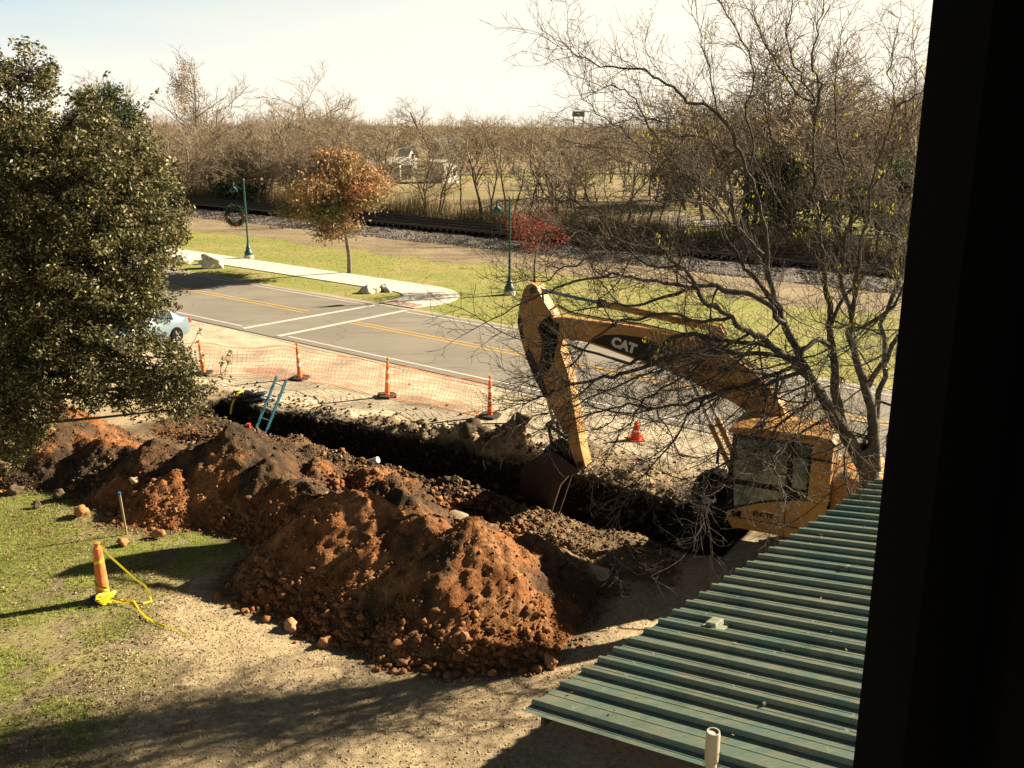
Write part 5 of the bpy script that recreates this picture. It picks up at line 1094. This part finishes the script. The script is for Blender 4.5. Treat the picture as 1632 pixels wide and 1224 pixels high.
leafy('evergreen_tree', 'dark evergreen just visible between the oak sprigs', colx(150, 100), 100, 11.0, 2, 3.2, 8000, .16, green_tone, 304, None, .6, .2)
leafy('dry_leaf_tree', 'tall thin tree with tan dry leaves on the left skyline', colx(310, 108), 108, 14.6, 7.5, 1.7, 3000, .1, tan_tone, 305, None, .45, .14)
leafy('evergreen_bush', 'dark bush behind the wreath lamp at the wood edge', colx(378, 96), 96, 3.4, .2, 2.6, 5000, .13, green_tone, 306, None, .5, .05)
for k_, (px_, y, h) in enumerate(((1120, 100, 11.0), (1075, 96, 5), (1235, 66, 6.5), (1420, 62, 6.0), (1330, 76, 5.5))):
    leafy('evergreen_tree', ['dark evergreen on the skyline left of the near tree trunk', 'low dark evergreen behind the gravel drives', 'dark evergreen behind the near tree centre', 'dark green bush left of the window frame below the pale building', 'dark evergreen low behind the near tree right stems'][k_], colx(px_, y), y, h, .8, 2.8, 6000, .15, green_tone, 310+k_, None, .55, .12)

# near bare tree, limbs surveyed one by one, twigs grown from them
LIMBS = [[(6.46,15.30,1.39,0.270),(6.34,15.27,2.00,0.254),(6.22,15.23,2.43,0.237),(6.05,15.20,2.82,0.220)],
[(6.18,15.20,2.40,0.190),(5.77,15.12,3.01,0.167),(5.43,15.05,3.50,0.144),(5.09,14.97,3.98,0.123),(4.82,14.89,4.25,0.104),(4.46,14.82,4.52,0.088),(4.07,14.74,4.83,0.074),(3.85,14.66,4.94,0.063),(3.48,14.59,5.21,0.053),(3.12,14.51,5.45,0.044),(2.91,14.44,5.70,0.037),(2.66,14.36,6.01,0.031),(2.34,14.28,6.31,0.026),(1.93,14.21,6.59,0.021),(1.44,14.13,6.84,0.018),(1.01,14.05,7.03,0.015),(0.58,13.98,7.13,0.012),(0.12,13.90,7.11,0.010)],
[(5.05,15.20,4.06,0.120),(4.82,15.27,4.50,0.104),(4.63,15.34,4.90,0.087),(4.50,15.41,5.18,0.073),(4.32,15.48,5.67,0.061),(4.18,15.55,6.05,0.050),(3.91,15.62,6.40,0.042),(3.66,15.68,6.59,0.034),(3.38,15.75,6.99,0.028),(2.97,15.82,7.30,0.023),(2.54,15.89,7.35,0.019),(2.15,15.96,7.39,0.015),(1.76,16.03,7.60,0.012),(1.39,16.10,7.80,0.010)],
[(4.62,15.30,4.91,0.070),(4.38,15.18,5.15,0.062),(4.12,15.05,5.41,0.055),(3.61,14.93,5.55,0.047),(3.06,14.80,5.69,0.039),(2.44,14.68,5.56,0.031),(1.93,14.55,5.38,0.024),(1.42,14.43,5.45,0.016),(0.82,14.30,5.32,0.008)],
[(6.32,15.30,2.32,0.150),(5.86,15.31,2.90,0.134),(5.61,15.32,3.60,0.118),(5.51,15.34,4.08,0.103),(5.43,15.35,4.54,0.090),(5.38,15.36,4.94,0.078),(5.26,15.37,5.45,0.067),(5.15,15.38,5.97,0.058),(5.04,15.39,6.49,0.050),(4.92,15.41,7.04,0.043),(4.86,15.42,7.69,0.037),(4.81,15.43,8.27,0.031),(4.74,15.44,8.56,0.027),(4.58,15.45,8.86,0.023),(4.38,15.46,9.17,0.020),(4.28,15.48,9.54,0.017),(4.33,15.49,9.87,0.014),(4.31,15.50,10.41,0.012)],
[(4.80,15.40,8.27,0.045),(4.87,15.35,8.65,0.039),(4.76,15.30,8.84,0.033),(4.65,15.25,9.12,0.026),(4.64,15.20,9.48,0.020),(4.69,15.15,9.83,0.014),(4.73,15.10,10.27,0.008)],
[(4.76,15.40,8.51,0.035),(4.48,15.32,8.65,0.030),(4.22,15.23,8.93,0.025),(4.08,15.15,9.11,0.021),(3.86,15.07,9.37,0.016),(3.65,14.98,9.72,0.011),(3.55,14.90,10.15,0.006)],
[(5.04,15.40,6.49,0.050),(5.28,15.48,6.89,0.043),(5.42,15.57,7.39,0.036),(5.25,15.65,7.98,0.029),(5.21,15.73,8.47,0.021),(5.22,15.82,9.15,0.014),(5.29,15.90,9.73,0.007)],
[(6.34,15.20,2.38,0.170),(6.21,15.15,2.98,0.147),(6.14,15.11,3.39,0.125),(5.97,15.06,3.90,0.105),(5.73,15.01,4.46,0.088),(5.54,14.97,4.88,0.073),(5.56,14.92,5.13,0.060),(5.52,14.87,5.74,0.050),(5.55,14.83,6.26,0.041),(5.56,14.78,6.75,0.034),(5.58,14.73,7.24,0.028),(5.62,14.69,7.62,0.023),(5.67,14.64,8.04,0.019),(5.73,14.59,8.46,0.015),(5.61,14.55,8.90,0.012),(5.59,14.50,9.34,0.010)],
[(5.77,14.70,8.46,0.030),(5.91,14.60,8.55,0.024),(6.06,14.50,8.65,0.018),(6.31,14.40,8.76,0.012),(6.62,14.30,8.90,0.006)],
[(5.65,14.90,7.23,0.035),(5.93,14.96,7.57,0.029),(5.96,15.02,7.90,0.023),(6.19,15.08,8.28,0.018),(6.23,15.14,8.93,0.012),(6.14,15.20,9.48,0.006)],
[(6.02,15.20,3.86,0.080),(6.12,15.06,4.23,0.066),(6.26,14.92,4.59,0.053),(6.35,14.78,5.04,0.039),(6.55,14.64,5.48,0.026),(6.72,14.50,6.01,0.012)],
[(6.30,15.40,2.89,0.090),(6.39,15.50,3.55,0.079),(6.48,15.60,4.20,0.068),(6.34,15.70,4.85,0.057),(6.61,15.80,5.59,0.045),(6.49,15.90,6.33,0.034),(6.67,16.00,6.95,0.023),(6.93,16.10,7.37,0.012)],
[(5.66,15.20,5.07,0.050),(5.34,15.02,5.82,0.042),(5.31,14.84,6.45,0.033),(5.41,14.66,6.96,0.025),(5.10,14.48,7.35,0.016),(4.95,14.30,7.73,0.008)],
[(4.32,15.50,5.66,0.070),(4.19,15.41,6.38,0.065),(3.98,15.33,6.99,0.061),(3.77,15.24,7.49,0.056),(3.57,15.16,7.74,0.051),(3.37,15.07,8.17,0.047),(3.03,14.99,8.43,0.042),(2.71,14.90,8.52,0.038),(2.40,14.81,8.72,0.033),(2.09,14.73,8.89,0.028),(1.70,14.64,9.00,0.024),(1.36,14.56,8.99,0.019),(1.03,14.47,9.12,0.014),(0.82,14.39,9.22,0.010),(0.49,14.30,9.37,0.005)],
[(3.56,15.10,7.74,0.025),(3.30,15.19,7.79,0.022),(2.96,15.27,8.02,0.019),(2.62,15.36,8.02,0.016),(2.23,15.44,8.26,0.014),(1.83,15.53,8.26,0.011),(1.44,15.61,8.16,0.008),(0.89,15.70,8.25,0.005)],
[(3.25,15.10,8.30,0.022),(3.12,15.15,8.73,0.018),(2.97,15.20,9.20,0.014),(2.83,15.25,9.65,0.010),(2.69,15.30,10.20,0.006)],
[(2.91,15.50,7.32,0.030),(2.68,15.54,7.52,0.028),(2.47,15.58,7.77,0.025),(2.29,15.62,8.02,0.022),(2.05,15.66,8.41,0.020),(1.87,15.70,8.65,0.017),(1.64,15.74,8.77,0.015),(1.42,15.78,8.75,0.013),(1.28,15.82,8.70,0.010),(1.13,15.86,8.94,0.007),(1.08,15.90,9.23,0.005)],
[(2.51,15.70,7.36,0.022),(2.28,15.61,7.62,0.020),(1.95,15.53,7.92,0.017),(1.68,15.44,8.11,0.015),(1.41,15.36,8.28,0.012),(1.20,15.27,8.49,0.010),(0.99,15.19,8.72,0.007),(0.84,15.10,8.95,0.005)],
[(3.78,15.30,7.49,0.035),(3.83,15.37,7.98,0.030),(3.71,15.43,8.46,0.025),(3.79,15.50,8.94,0.021),(3.57,15.57,9.50,0.016),(3.26,15.63,9.97,0.011),(3.15,15.70,10.34,0.006)],
[(3.62,15.50,6.61,0.030),(3.20,15.36,6.89,0.027),(2.76,15.21,7.00,0.023),(2.23,15.07,6.99,0.020),(1.72,14.93,6.92,0.016),(1.31,14.79,6.73,0.013),(0.86,14.64,6.53,0.009),(0.42,14.50,6.47,0.006)],
[(4.55,15.10,4.45,0.060),(3.77,14.91,4.58,0.055),(3.11,14.72,4.62,0.049),(2.47,14.53,4.54,0.044),(1.94,14.34,4.38,0.038),(1.57,14.15,4.35,0.033),(1.21,13.96,4.31,0.028),(0.81,13.77,4.29,0.022),(0.52,13.58,4.22,0.017),(0.23,13.39,4.15,0.011),(-0.24,13.20,4.06,0.006)],
[(4.34,15.10,4.59,0.055),(3.46,14.99,4.77,0.049),(2.81,14.87,4.86,0.043),(2.34,14.76,4.65,0.037),(1.88,14.64,4.47,0.032),(1.35,14.53,4.63,0.026),(0.89,14.41,4.81,0.020),(0.68,14.30,4.85,0.014)],
[(4.89,15.10,4.19,0.045),(4.22,14.87,4.03,0.040),(3.54,14.65,4.01,0.035),(2.99,14.43,3.88,0.030),(2.35,14.20,3.82,0.025),(1.82,13.97,3.96,0.021),(1.40,13.75,3.90,0.016),(0.81,13.53,3.80,0.011),(0.33,13.30,3.69,0.006)],
[(4.70,15.10,4.27,0.035),(3.99,14.80,4.07,0.031),(3.41,14.50,4.03,0.027),(2.95,14.20,3.82,0.023),(2.62,13.90,3.50,0.018),(2.29,13.60,3.18,0.014),(1.79,13.30,2.68,0.010),(1.56,13.00,2.13,0.006)],
[(5.25,15.10,3.78,0.035),(4.84,14.74,3.66,0.031),(4.34,14.39,3.45,0.027),(3.92,14.03,3.14,0.023),(3.29,13.67,3.06,0.018),(2.94,13.31,2.83,0.014),(2.88,12.96,2.42,0.010),(2.61,12.60,2.07,0.006)],
[(5.39,15.10,4.54,0.050),(4.99,14.90,4.80,0.046),(4.76,14.70,4.61,0.042),(4.51,14.50,4.42,0.038),(4.24,14.30,4.32,0.034),(4.18,14.10,4.08,0.030)],
[(5.42,15.00,3.52,0.030),(4.82,14.56,3.28,0.025),(4.29,14.12,3.11,0.020),(4.14,13.68,2.95,0.016),(4.18,13.24,2.71,0.011),(4.01,12.80,2.49,0.006)],
[(5.70,14.80,3.10,0.022),(5.45,14.32,2.83,0.019),(5.38,13.84,2.47,0.016),(5.44,13.36,2.36,0.012),(5.21,12.88,1.95,0.009),(5.15,12.40,1.67,0.006)],
[(3.93,15.00,4.87,0.030),(3.33,14.82,4.60,0.026),(2.81,14.63,4.22,0.022),(2.28,14.45,3.95,0.018),(1.96,14.27,3.69,0.014),(1.70,14.08,3.32,0.010),(1.45,13.90,2.96,0.006)],
[(3.36,14.50,4.68,0.025),(2.63,14.25,4.43,0.022),(2.00,14.00,4.39,0.018),(1.39,13.75,4.20,0.015),(0.85,13.50,4.02,0.012),(0.32,13.25,3.95,0.008),(-0.14,13.00,3.79,0.005)],
[(2.92,14.50,5.69,0.035),(2.37,14.29,5.78,0.031),(1.85,14.07,5.95,0.026),(1.35,13.86,5.99,0.022),(0.77,13.64,5.88,0.018),(0.40,13.43,5.73,0.014),(-0.15,13.21,5.53,0.009),(-0.73,13.00,5.25,0.005)],
[(2.36,14.40,6.30,0.025),(1.84,14.16,6.34,0.021),(1.25,13.92,6.28,0.017),(0.77,13.68,6.10,0.013),(0.39,13.44,5.96,0.009),(-0.15,13.20,5.99,0.005)],
[(4.47,15.30,5.20,0.045),(4.01,15.42,5.75,0.038),(3.70,15.54,6.15,0.030),(3.49,15.66,6.55,0.023),(3.27,15.78,7.01,0.015),(3.17,15.90,7.46,0.008)],
[(2.69,14.50,5.99,0.028),(2.04,14.16,6.13,0.024),(1.51,13.82,6.55,0.019),(1.02,13.48,6.68,0.015),(0.55,13.14,6.89,0.010),(0.19,12.80,6.92,0.006)],
[(3.53,14.80,5.17,0.035),(3.05,14.59,5.17,0.031),(2.40,14.38,5.31,0.028),(1.79,14.16,5.25,0.024),(1.38,13.95,5.10,0.020),(1.09,13.74,4.85,0.016),(0.79,13.52,4.61,0.013),(0.41,13.31,4.57,0.009),(0.04,13.10,4.43,0.005)],
[(6.22,15.10,3.67,0.030),(6.44,14.83,3.64,0.022),(6.51,14.57,3.18,0.014),(6.51,14.30,2.62,0.006)],
[(5.36,15.30,4.95,0.040),(5.50,15.10,5.50,0.032),(5.79,14.90,5.94,0.024),(5.98,14.70,6.27,0.016),(6.26,14.50,6.50,0.008)],
[(5.16,15.40,5.97,0.045),(4.78,15.33,6.29,0.039),(4.50,15.26,6.80,0.034),(4.35,15.19,7.21,0.028),(4.19,15.11,7.70,0.023),(3.99,15.04,8.13,0.017),(3.83,14.97,8.64,0.012),(3.91,14.90,9.18,0.006)],
[(5.62,15.20,4.83,0.045),(6.05,15.08,5.14,0.036),(6.27,14.95,5.43,0.026),(6.31,14.83,5.96,0.017),(6.14,14.70,6.57,0.008)],
]
bt = thing('bare_tree', 'large bare tree with dark tangled limbs standing between shed and excavator', 'tree', tuple(LIMBS[0][0][:2])+(0,))
o0 = np.array([LIMBS[0][0][0], LIMBS[0][0][1], 0.]); g = np.random.default_rng(77)
trunk, twigs, tips = [], [], []
def smooth(P, k=3):
    P = np.array(P); n = len(P); t = np.linspace(0, n-1, (n-1)*k+1); out_ = []
    for q in t:
        i = int(min(q, n-2)); f = q-i; p0 = P[max(i-1, 0)]; p1 = P[i]; p2 = P[i+1]; p3 = P[min(i+2, n-1)]
        out_.append(.5*((2*p1)+(-p0+p2)*f+(2*p0-5*p1+4*p2-p3)*f*f+(-p0+3*p1-3*p2+p3)*f**3))
    return np.array(out_)
trunk.append((np.array([[0, 0, -.1], list(np.array(LIMBS[0][0][:3])-o0), [0, 0, 0]][:2]), np.array([.32, .27])))
def twig(p, d, L, r, lvl):
    n = 6 if lvl < 2 else 5; pts = [p]; q = p.copy(); dd = d/np.linalg.norm(d); st = L/(n-1); bend = g.standard_normal(3)*.10
    for i in range(n-1):
        dd = dd+g.standard_normal(3)*.12+bend; dd[2] += .06 if lvl else .0; dd /= np.linalg.norm(dd); q = q+dd*st; pts.append(q)
    pts = np.array(pts); twigs.append((pts, np.linspace(r, max(r*.5, .0022), n)))
    tips.append(pts[-1])
    if lvl < 2:
        k = max(1, int(L/(.14 if lvl == 0 else .16)*g.uniform(.7, 1.15)))
        for i in range(min(k, 8)):
            t = g.uniform(.15, 1)*(n-1); a = int(min(t, n-2)); pp = pts[a]+(pts[a+1]-pts[a])*(t-a); bd = pts[a+1]-pts[a]; bd /= np.linalg.norm(bd)
            s = np.cross(bd, g.standard_normal(3)); s /= np.linalg.norm(s); an = g.uniform(.5, 1.1)
            twig(pp, bd*math.cos(an)+s*math.sin(an), L*g.uniform(.3, .62), max(r*.6, .0028), lvl+1)
for L_ in LIMBS:
    A_ = np.array(L_); P = smooth(A_[:, :3]-o0, 3); rd = np.interp(np.linspace(0, len(A_)-1, len(P)), np.arange(len(A_)), A_[:, 3])
    P[1:-1] += g.standard_normal((len(P)-2, 3))*.022*np.minimum(1, .08/rd[1:-1, None])
    trunk.append((P, rd*np.where(rd > .05, .7, .88)*np.where(P[:, 2] > 6.2, .72, 1))); seglen = np.linalg.norm(P[1:]-P[:-1], axis=1); tot = seglen.sum(); low_ = float(P[:, 2].mean()) < 5.4; cs = np.concatenate([[0], np.cumsum(seglen)])
    if A_[0, 3] > .2: continue
    s = .25
    while s < tot:
        a = int(np.searchsorted(cs, s)-1); a = max(0, min(a, len(P)-2)); f = (s-cs[a])/(seglen[a]+1e-9); pp = P[a]+(P[a+1]-P[a])*f; bd = (P[a+1]-P[a])/(seglen[a]+1e-9); rr3 = rd[a]
        dens = .075 if rr3 < .03 else .1 if rr3 < .08 else .2
        sd_ = np.cross(bd, g.standard_normal(3)); sd_ /= np.linalg.norm(sd_); an = g.uniform(.5, 1.15)
        Lt = g.uniform(.25, 1.05)*(1 if rr3 > .012 else .75); sd_ = sd_+(np.array([-.55, -.1, -.35]) if low_ else np.array([-.15, 0, .75])); sd_ /= np.linalg.norm(sd_); twig(pp, bd*math.cos(an)+sd_*math.sin(an), Lt, min(.0072 if low_ else .0058, rr3*.6), 0 if Lt > .4 else 1)
        s += dens*g.uniform(.5, 1.6)
    twig(P[-1], P[-1]-P[-2], g.uniform(.5, .9), rd[-1]*.9, 0)
boughs = []
for L_ in LIMBS[1:]:
    A_ = np.array(L_); P = A_[:, :3]-o0
    for i in range(len(P)-1):
        rr3 = A_[i, 3]
        if rr3 < .018 or P[i, 2] > 6.6: continue
        for q_ in range(2 if P[i, 2] < 5 else 1):
            if g.random() < .52: continue
            t = g.random(); pp = P[i]*(1-t)+P[i+1]*t; d = np.array([-.75, -.35, -.15 if P[i, 2] < 5 else .5])+g.standard_normal(3)*.55; d /= np.linalg.norm(d)
            L = g.uniform(.9, 2.1); n = 9; pts = [pp]; q = pp.copy(); st = L/(n-1); bend = g.standard_normal(3)*.05
            for k_ in range(n-1):
                d = d+g.standard_normal(3)*.16+bend+np.array([0, 0, .03]); d /= np.linalg.norm(d); q = q+d*st; pts.append(q)
            pts = np.array(pts); r0 = min(.017, rr3*.5); rd = np.linspace(r0, .006, n); boughs.append((pts, rd))
            for k_ in range(1, n-1):
                for z_ in range(2):
                    bd = pts[k_+1]-pts[k_]; bd /= np.linalg.norm(bd); sd_ = np.cross(bd, g.standard_normal(3)); sd_ /= np.linalg.norm(sd_); an = g.uniform(.5, 1.1); twig(pts[k_], bd*math.cos(an)+sd_*math.sin(an), g.uniform(.25, .7), .0055, 1)
            twig(pts[-1], d, .5, .006, 1)
def clear_view(q):
    P = q[0]+o0; return not np.any((np.abs(P[:, 0]-.119*P[:, 1]) < .46) & (np.abs(P[:, 2]-(8.2-.236*P[:, 1])) < .25) & (P[:, 1] > 12))
boughs = [q for q in boughs if clear_view(q)]; twigs = [q for q in twigs if clear_view(q)]
for q in boughs: link('bough', tubes_np('bough', [q], 5), M_barkd, bt)
link('trunk', tubes_np('trunk', trunk[:2], 10), M_barkd, bt)
for q in trunk[2:]: link('limb', tubes_np('limb', [q], 8 if q[1][0] > .04 else 6), M_barkd, bt)
stuff(link('twigs', tubes_np('twigs', twigs, 3), mat('twig_bark', (.12, .095, .068), .9, [(3, (.05, .04, .03), .4, .65)]), bt))
tips = np.array(tips)
# last yellow leaflets in clusters, and dark seed pods
k = g.random(len(tips)) < .0; hi_ = (tips[:, 0]+o0[0] > 2.0) & (tips[:, 2] > 4.8)
sel = tips[hi_][g.integers(0, hi_.sum(), 120)]; C = np.repeat(sel, 7, axis=0)+g.standard_normal((len(sel)*7, 3))*.055+np.array([0, 0, -.04])
A = g.standard_normal((len(C), 3))*np.array([.35, .35, .3])+np.array([0, 0, -1.]); A = A/np.linalg.norm(A, axis=1, keepdims=True)*.034; Bv = np.cross(A, rand_dirs(g, len(C))); Bv = Bv/np.linalg.norm(Bv, axis=1, keepdims=True)*.012
stuff(link('yellow_leaves', quads_np('yellow_leaves', C, A, Bv, col(.5, .44, .05)*(.6+.7*g.random(len(C)))[:, None], .25), M_leafd, bt))
sel = tips[g.integers(0, len(tips), 900)]; A = g.standard_normal((len(sel), 3)); A = A/np.linalg.norm(A, axis=1, keepdims=True)*.02; Bv = np.cross(A, rand_dirs(g, len(sel)))*.6
stuff(link('withered_leaves', quads_np('withered_leaves', sel, A, Bv, np.tile(col(.05, .038, .025), (len(sel), 1)), .5), M_leafd, bt))

# live oak at the left
OAK = np.array([(-10.16,18.00,8.98,1.10),(-9.10,17.60,8.86,0.80),(-8.69,17.50,9.02,0.45),(-9.82,17.50,7.88,1.30),(-8.95,17.30,8.05,1.00),(-8.54,17.00,7.43,0.75),(-8.33,17.50,7.41,0.60),(-7.77,17.30,7.54,0.45),(-7.46,17.00,8.48,0.28),(-7.37,17.00,8.32,0.25),(-7.78,17.00,8.16,0.20),(-8.04,17.00,7.87,0.22),(-7.40,17.00,7.63,0.80),(-6.91,17.00,7.52,0.75),(-6.54,17.00,7.30,0.60),(-9.96,17.00,6.56,1.60),(-8.91,17.00,6.79,1.40),(-7.76,16.50,6.95,1.20),(-7.01,16.50,6.74,1.10),(-6.53,16.80,6.66,0.75),(-6.31,17.00,6.53,0.45),(-9.52,16.50,5.39,1.60),(-8.11,16.00,5.70,1.30),(-7.23,16.00,5.82,1.20),(-6.74,16.30,5.94,0.90),(-6.42,16.50,6.03,0.60),(-6.27,17.00,6.19,0.35),(-6.77,16.50,5.41,0.60),(-9.31,16.00,4.24,1.30),(-8.12,15.50,4.59,1.10),(-7.39,15.60,4.79,1.00),(-6.94,16.00,5.05,0.80),(-6.60,16.00,5.16,0.45),(-6.88,15.80,4.30,0.80),(-6.31,15.80,3.97,0.60),(-5.95,16.00,3.80,0.50),(-5.70,15.80,3.97,0.35),(-5.64,16.00,3.57,0.30),(-6.15,15.80,3.39,0.45),(-5.84,16.00,3.21,0.30),(-6.22,16.00,4.49,0.30),(-6.35,16.00,4.88,0.35),(-6.23,16.20,5.12,0.25),(-6.01,15.80,4.20,0.30),(-8.71,15.50,3.47,0.90),(-8.57,15.60,2.86,0.50),(-9.07,15.60,2.85,0.70),(-8.00,15.50,3.92,0.80),(-7.45,15.50,3.98,0.70),(-6.85,15.80,3.62,0.50),(-7.20,15.60,3.67,0.45),(-6.51,15.80,3.68,0.40),(-9.37,15.50,3.46,0.90),(-8.23,15.50,3.35,0.40)])
ok_ = thing('live_oak', 'large evergreen oak filling the left of the view with small glossy leaves', 'tree', (-13.6, 18.2, 0))
oo = np.array([-13.6, 18.2, 0.]); g = np.random.default_rng(88); br = []
main = [([0, 0, 0], [.15, .1, 1.2], [.1, 0, 2.6], [.2, .1, 4.2], [.1, 0, 6.2], [0, 0, 8.0])]
br.append((np.array([[0, 0, -.1], [.1, .05, 1.2], [.1, 0, 2.6], [.2, .1, 4.2], [.1, 0, 6.2], [0, 0, 8.2]]), np.array([.42, .34, .3, .22, .13, .05])))
CC, CR = [], []
for (x, y, z, r) in OAK:
    c = np.array([x, y, z])-oo; m_ = max(6, int(46*r*r+5)); base = np.array([.1, 0, np.clip(c[2]*.55+.6, 1.2, 7)])
    mid = (base+c)/2+g.standard_normal(3)*.3+np.array([0, 0, .35]); P = smooth([base, mid, c], 4); br.append((P, np.linspace(.05+.05*r, .012, len(P))))
    d = rand_dirs(g, m_); rad = r*(.35+.65*g.random(m_)**.5); q = c+d*rad[:, None]; CC += list(q); CR += [min(.27, .13+.1*r)]*m_
    for e in q:
        P = smooth([P_ for P_ in (c, (c+e)/2+g.standard_normal(3)*.08, e)], 2); br.append((P, np.linspace(.011, .005, len(P))))
CC = np.array(CC); CR = np.array(CR)
for i in range(130):   # sprigs that break the outline
    c = CC[g.integers(0, len(CC))]; d = rand_dirs(g, 1)[0]; d[0] = abs(d[0]); d[1] *= .5; e = c+d*g.uniform(.4, .75); P = smooth([c, (c+e)/2+g.standard_normal(3)*.06, e], 2); br.append((P, np.linspace(.008, .003, len(P))))
    for q in P[2:]: CC = np.vstack([CC, q]); CR = np.append(CR, .07)
w_ = CR**2*1.0; w_ /= w_.sum(); NL = 175000; ii = g.choice(len(CC), NL, p=w_)
C = CC[ii]+rand_dirs(g, NL)*(CR[ii]*(.35+.65*g.random(NL)**.6))[:, None]*np.array([1, 1, .8])
kk = g.random(NL); tn = np.where(kk[:, None] < .72, col(.12, .118, .042), np.where(kk[:, None] < .92, col(.27, .235, .1), col(.2, .12, .06)))*(.3+1.35*g.random(NL)**1.5)[:, None]  # sunlit glints put into the colour: a share of leaves is paler
link('foliage', leaves_mesh('foliage', g, C, .038, tn, .22, .5, .75), M_leaf, ok_)
a = [b for b in br[:1]]; link('trunk', tubes_np('trunk', a, 12), M_barkd, ok_); link('branches', tubes_np('branches', br[1:], 5), M_barkd, ok_)

# ================================================================ FAR BUILDINGS
def house(label, cat, x, y, rz, L, Dp, hw, hr, wallm, roofm, gable_x=False, wins=(), name='shed_building'):
    t = thing(name, label, cat, (x, y, 0), rz)
    MB().box((0, 0, hw/2), (L, Dp, hw)).build('wall', wallm, t)
    if gable_x: MB().prism([(-Dp/2, hw), (0, hw+hr), (Dp/2, hw)], 'x', -L/2, L/2).build('gable', wallm, t); mb = MB(); mb.add([(-L/2-.3, -Dp/2-.3, hw-.12), (L/2+.3, -Dp/2-.3, hw-.12), (L/2+.3, 0, hw+hr+.05), (-L/2-.3, 0, hw+hr+.05), (L/2+.3, Dp/2+.3, hw-.12), (-L/2-.3, Dp/2+.3, hw-.12)], [(0, 1, 2, 3), (3, 2, 4, 5)])
    else: MB().prism([(-L/2, hw), (0, hw+hr), (L/2, hw)], 'y', -Dp/2, Dp/2).build('gable', wallm, t); mb = MB(); mb.add([(-L/2-.3, -Dp/2-.3, hw-.12), (-L/2-.3, Dp/2+.3, hw-.12), (0, Dp/2+.3, hw+hr+.05), (0, -Dp/2-.3, hw+hr+.05), (L/2+.3, Dp/2+.3, hw-.12), (L/2+.3, -Dp/2-.3, hw-.12)], [(0, 1, 2, 3), (3, 2, 4, 5)])
    o = mb.build('roof', roofm, t)
    for (wx, wz, ww, wh) in wins: MB().box((wx, -Dp/2-.02, wz), (ww, .06, wh)).build('window', M_win, t)
    return t
Y1 = 138
bx = (colx(575, Y1)+colx(627, Y1))/2
house('long low barn with pale tin roof and dark open front', 'barn', bx, Y1+3, R(14), 8.6, 4, 2.2, .9, M_shade, M_rooff, True, (), 'long_barn')
MB_ = house('narrow pale shed joined at the right end of the long barn', 'shed', colx(629, Y1), Y1+1.5, 0, 1.3, 3, 2.4, .2, M_white2, M_rooff, False, ((.0, 1.2, .5, .7),), 'pale_shed')
house('bright white shed with grey left wall, farthest right of the pale buildings', 'shed', colx(704, Y1-4), Y1-4, R(48), 3.0, 3.4, 2.9, .2, M_white2, M_rooff, False, ((.7, 1.4, .5, .8),), 'white_shed')
house('small white gabled house front among the trees, left of the two', 'house', colx(582, 172), 172, R(50), 3.2, 3, 2.3, 1.7, M_white2, M_rooff, False, ((0, 2.6, .8, 1.0),), 'gabled_house')
house('tall narrow white gable end among the trees, right of the two', 'house', colx(649, 168), 168, R(50), 2.0, 2.4, 2.4, 2.0, M_white2, M_rooff, False, ((0, 2.4, .5, .9),), 'gabled_house')
house('pale roofed house half seen deep in the wood', 'house', colx(712, 185), 185, R(5), 5, 5, 3.6, 1.6, M_white2, M_rooff, True, (), 'wood_house')
house('small cream house front behind the broad bare tree', 'house', colx(402, 160), 160, R(45), 2.6, 4, 3.6, 1.2, M_white2, M_rooff, False, ((0, 2, .6, .9),), 'wood_house')
lb = thing('long_building', 'long pale building with a banded window row behind the right branches', 'building', (colx(1420, 105), 105, 0), R(24))
MB().box((0, 0, 1.5), (15, 6, 3.0)).build('wall', M_white2, lb); MB().box((0, 0, 3.15), (15.6, 6.6, .3)).build('roof', M_shade, lb)
for i in range(8): MB().box((-6.3+i*1.8, -3.02, 1.55), (1.2, .06, .5)).build('window', M_win, lb)
for k_ in range(2):
    kz = 1.0+k_*1.1
tk = thing('water_tank', 'distant boxy grey-green tank standing above the treetops', 'water tank', (colx(919, 600), 600, 0))
MB().box((0, 0, 13.3), (7.2, 6, 3.0)).build('tank', M_tank, tk); MB().box((0, 0, 14.85), (7.6, 6.4, .2)).build('lid', M_tank, tk); MB().box((-.4, -3.03, 13.7), (1.7, .05, .6)).build('panel', M_white2, tk)
for sx in (-3, 3):
    for sy in (-2.4, 2.4): MB().box((sx, sy, 5.9), (.35, .35, 11.8)).build('leg', M_tank, tk)

# ================================================================ WINDOW FRAME BESIDE THE CAMERA
wf = thing('window_frame', 'dark window frame edge filling the right side of the view', 'window frame', (0, 0, 0))
lean = Matrix.Rotation(R(-.9), 3, 'Y')
MB().box((.327+.03, .72, 8.0), (.06, .1, 3.4), lean).build('jamb', M_frame, wf, .002)
MB().box((.327+.06+.6, .74, 8.0), (1.2, .12, 3.4), lean).build('wall_panel', M_frame, wf)
MB().box((.40, .655, 8.0), (.035, .03, 3.4), lean).build('stop', M_frame, wf, .003)
MB().box((.47, .66, 8.0), (.05, .04, 3.4), lean).build('casing', M_frame, wf, .003)
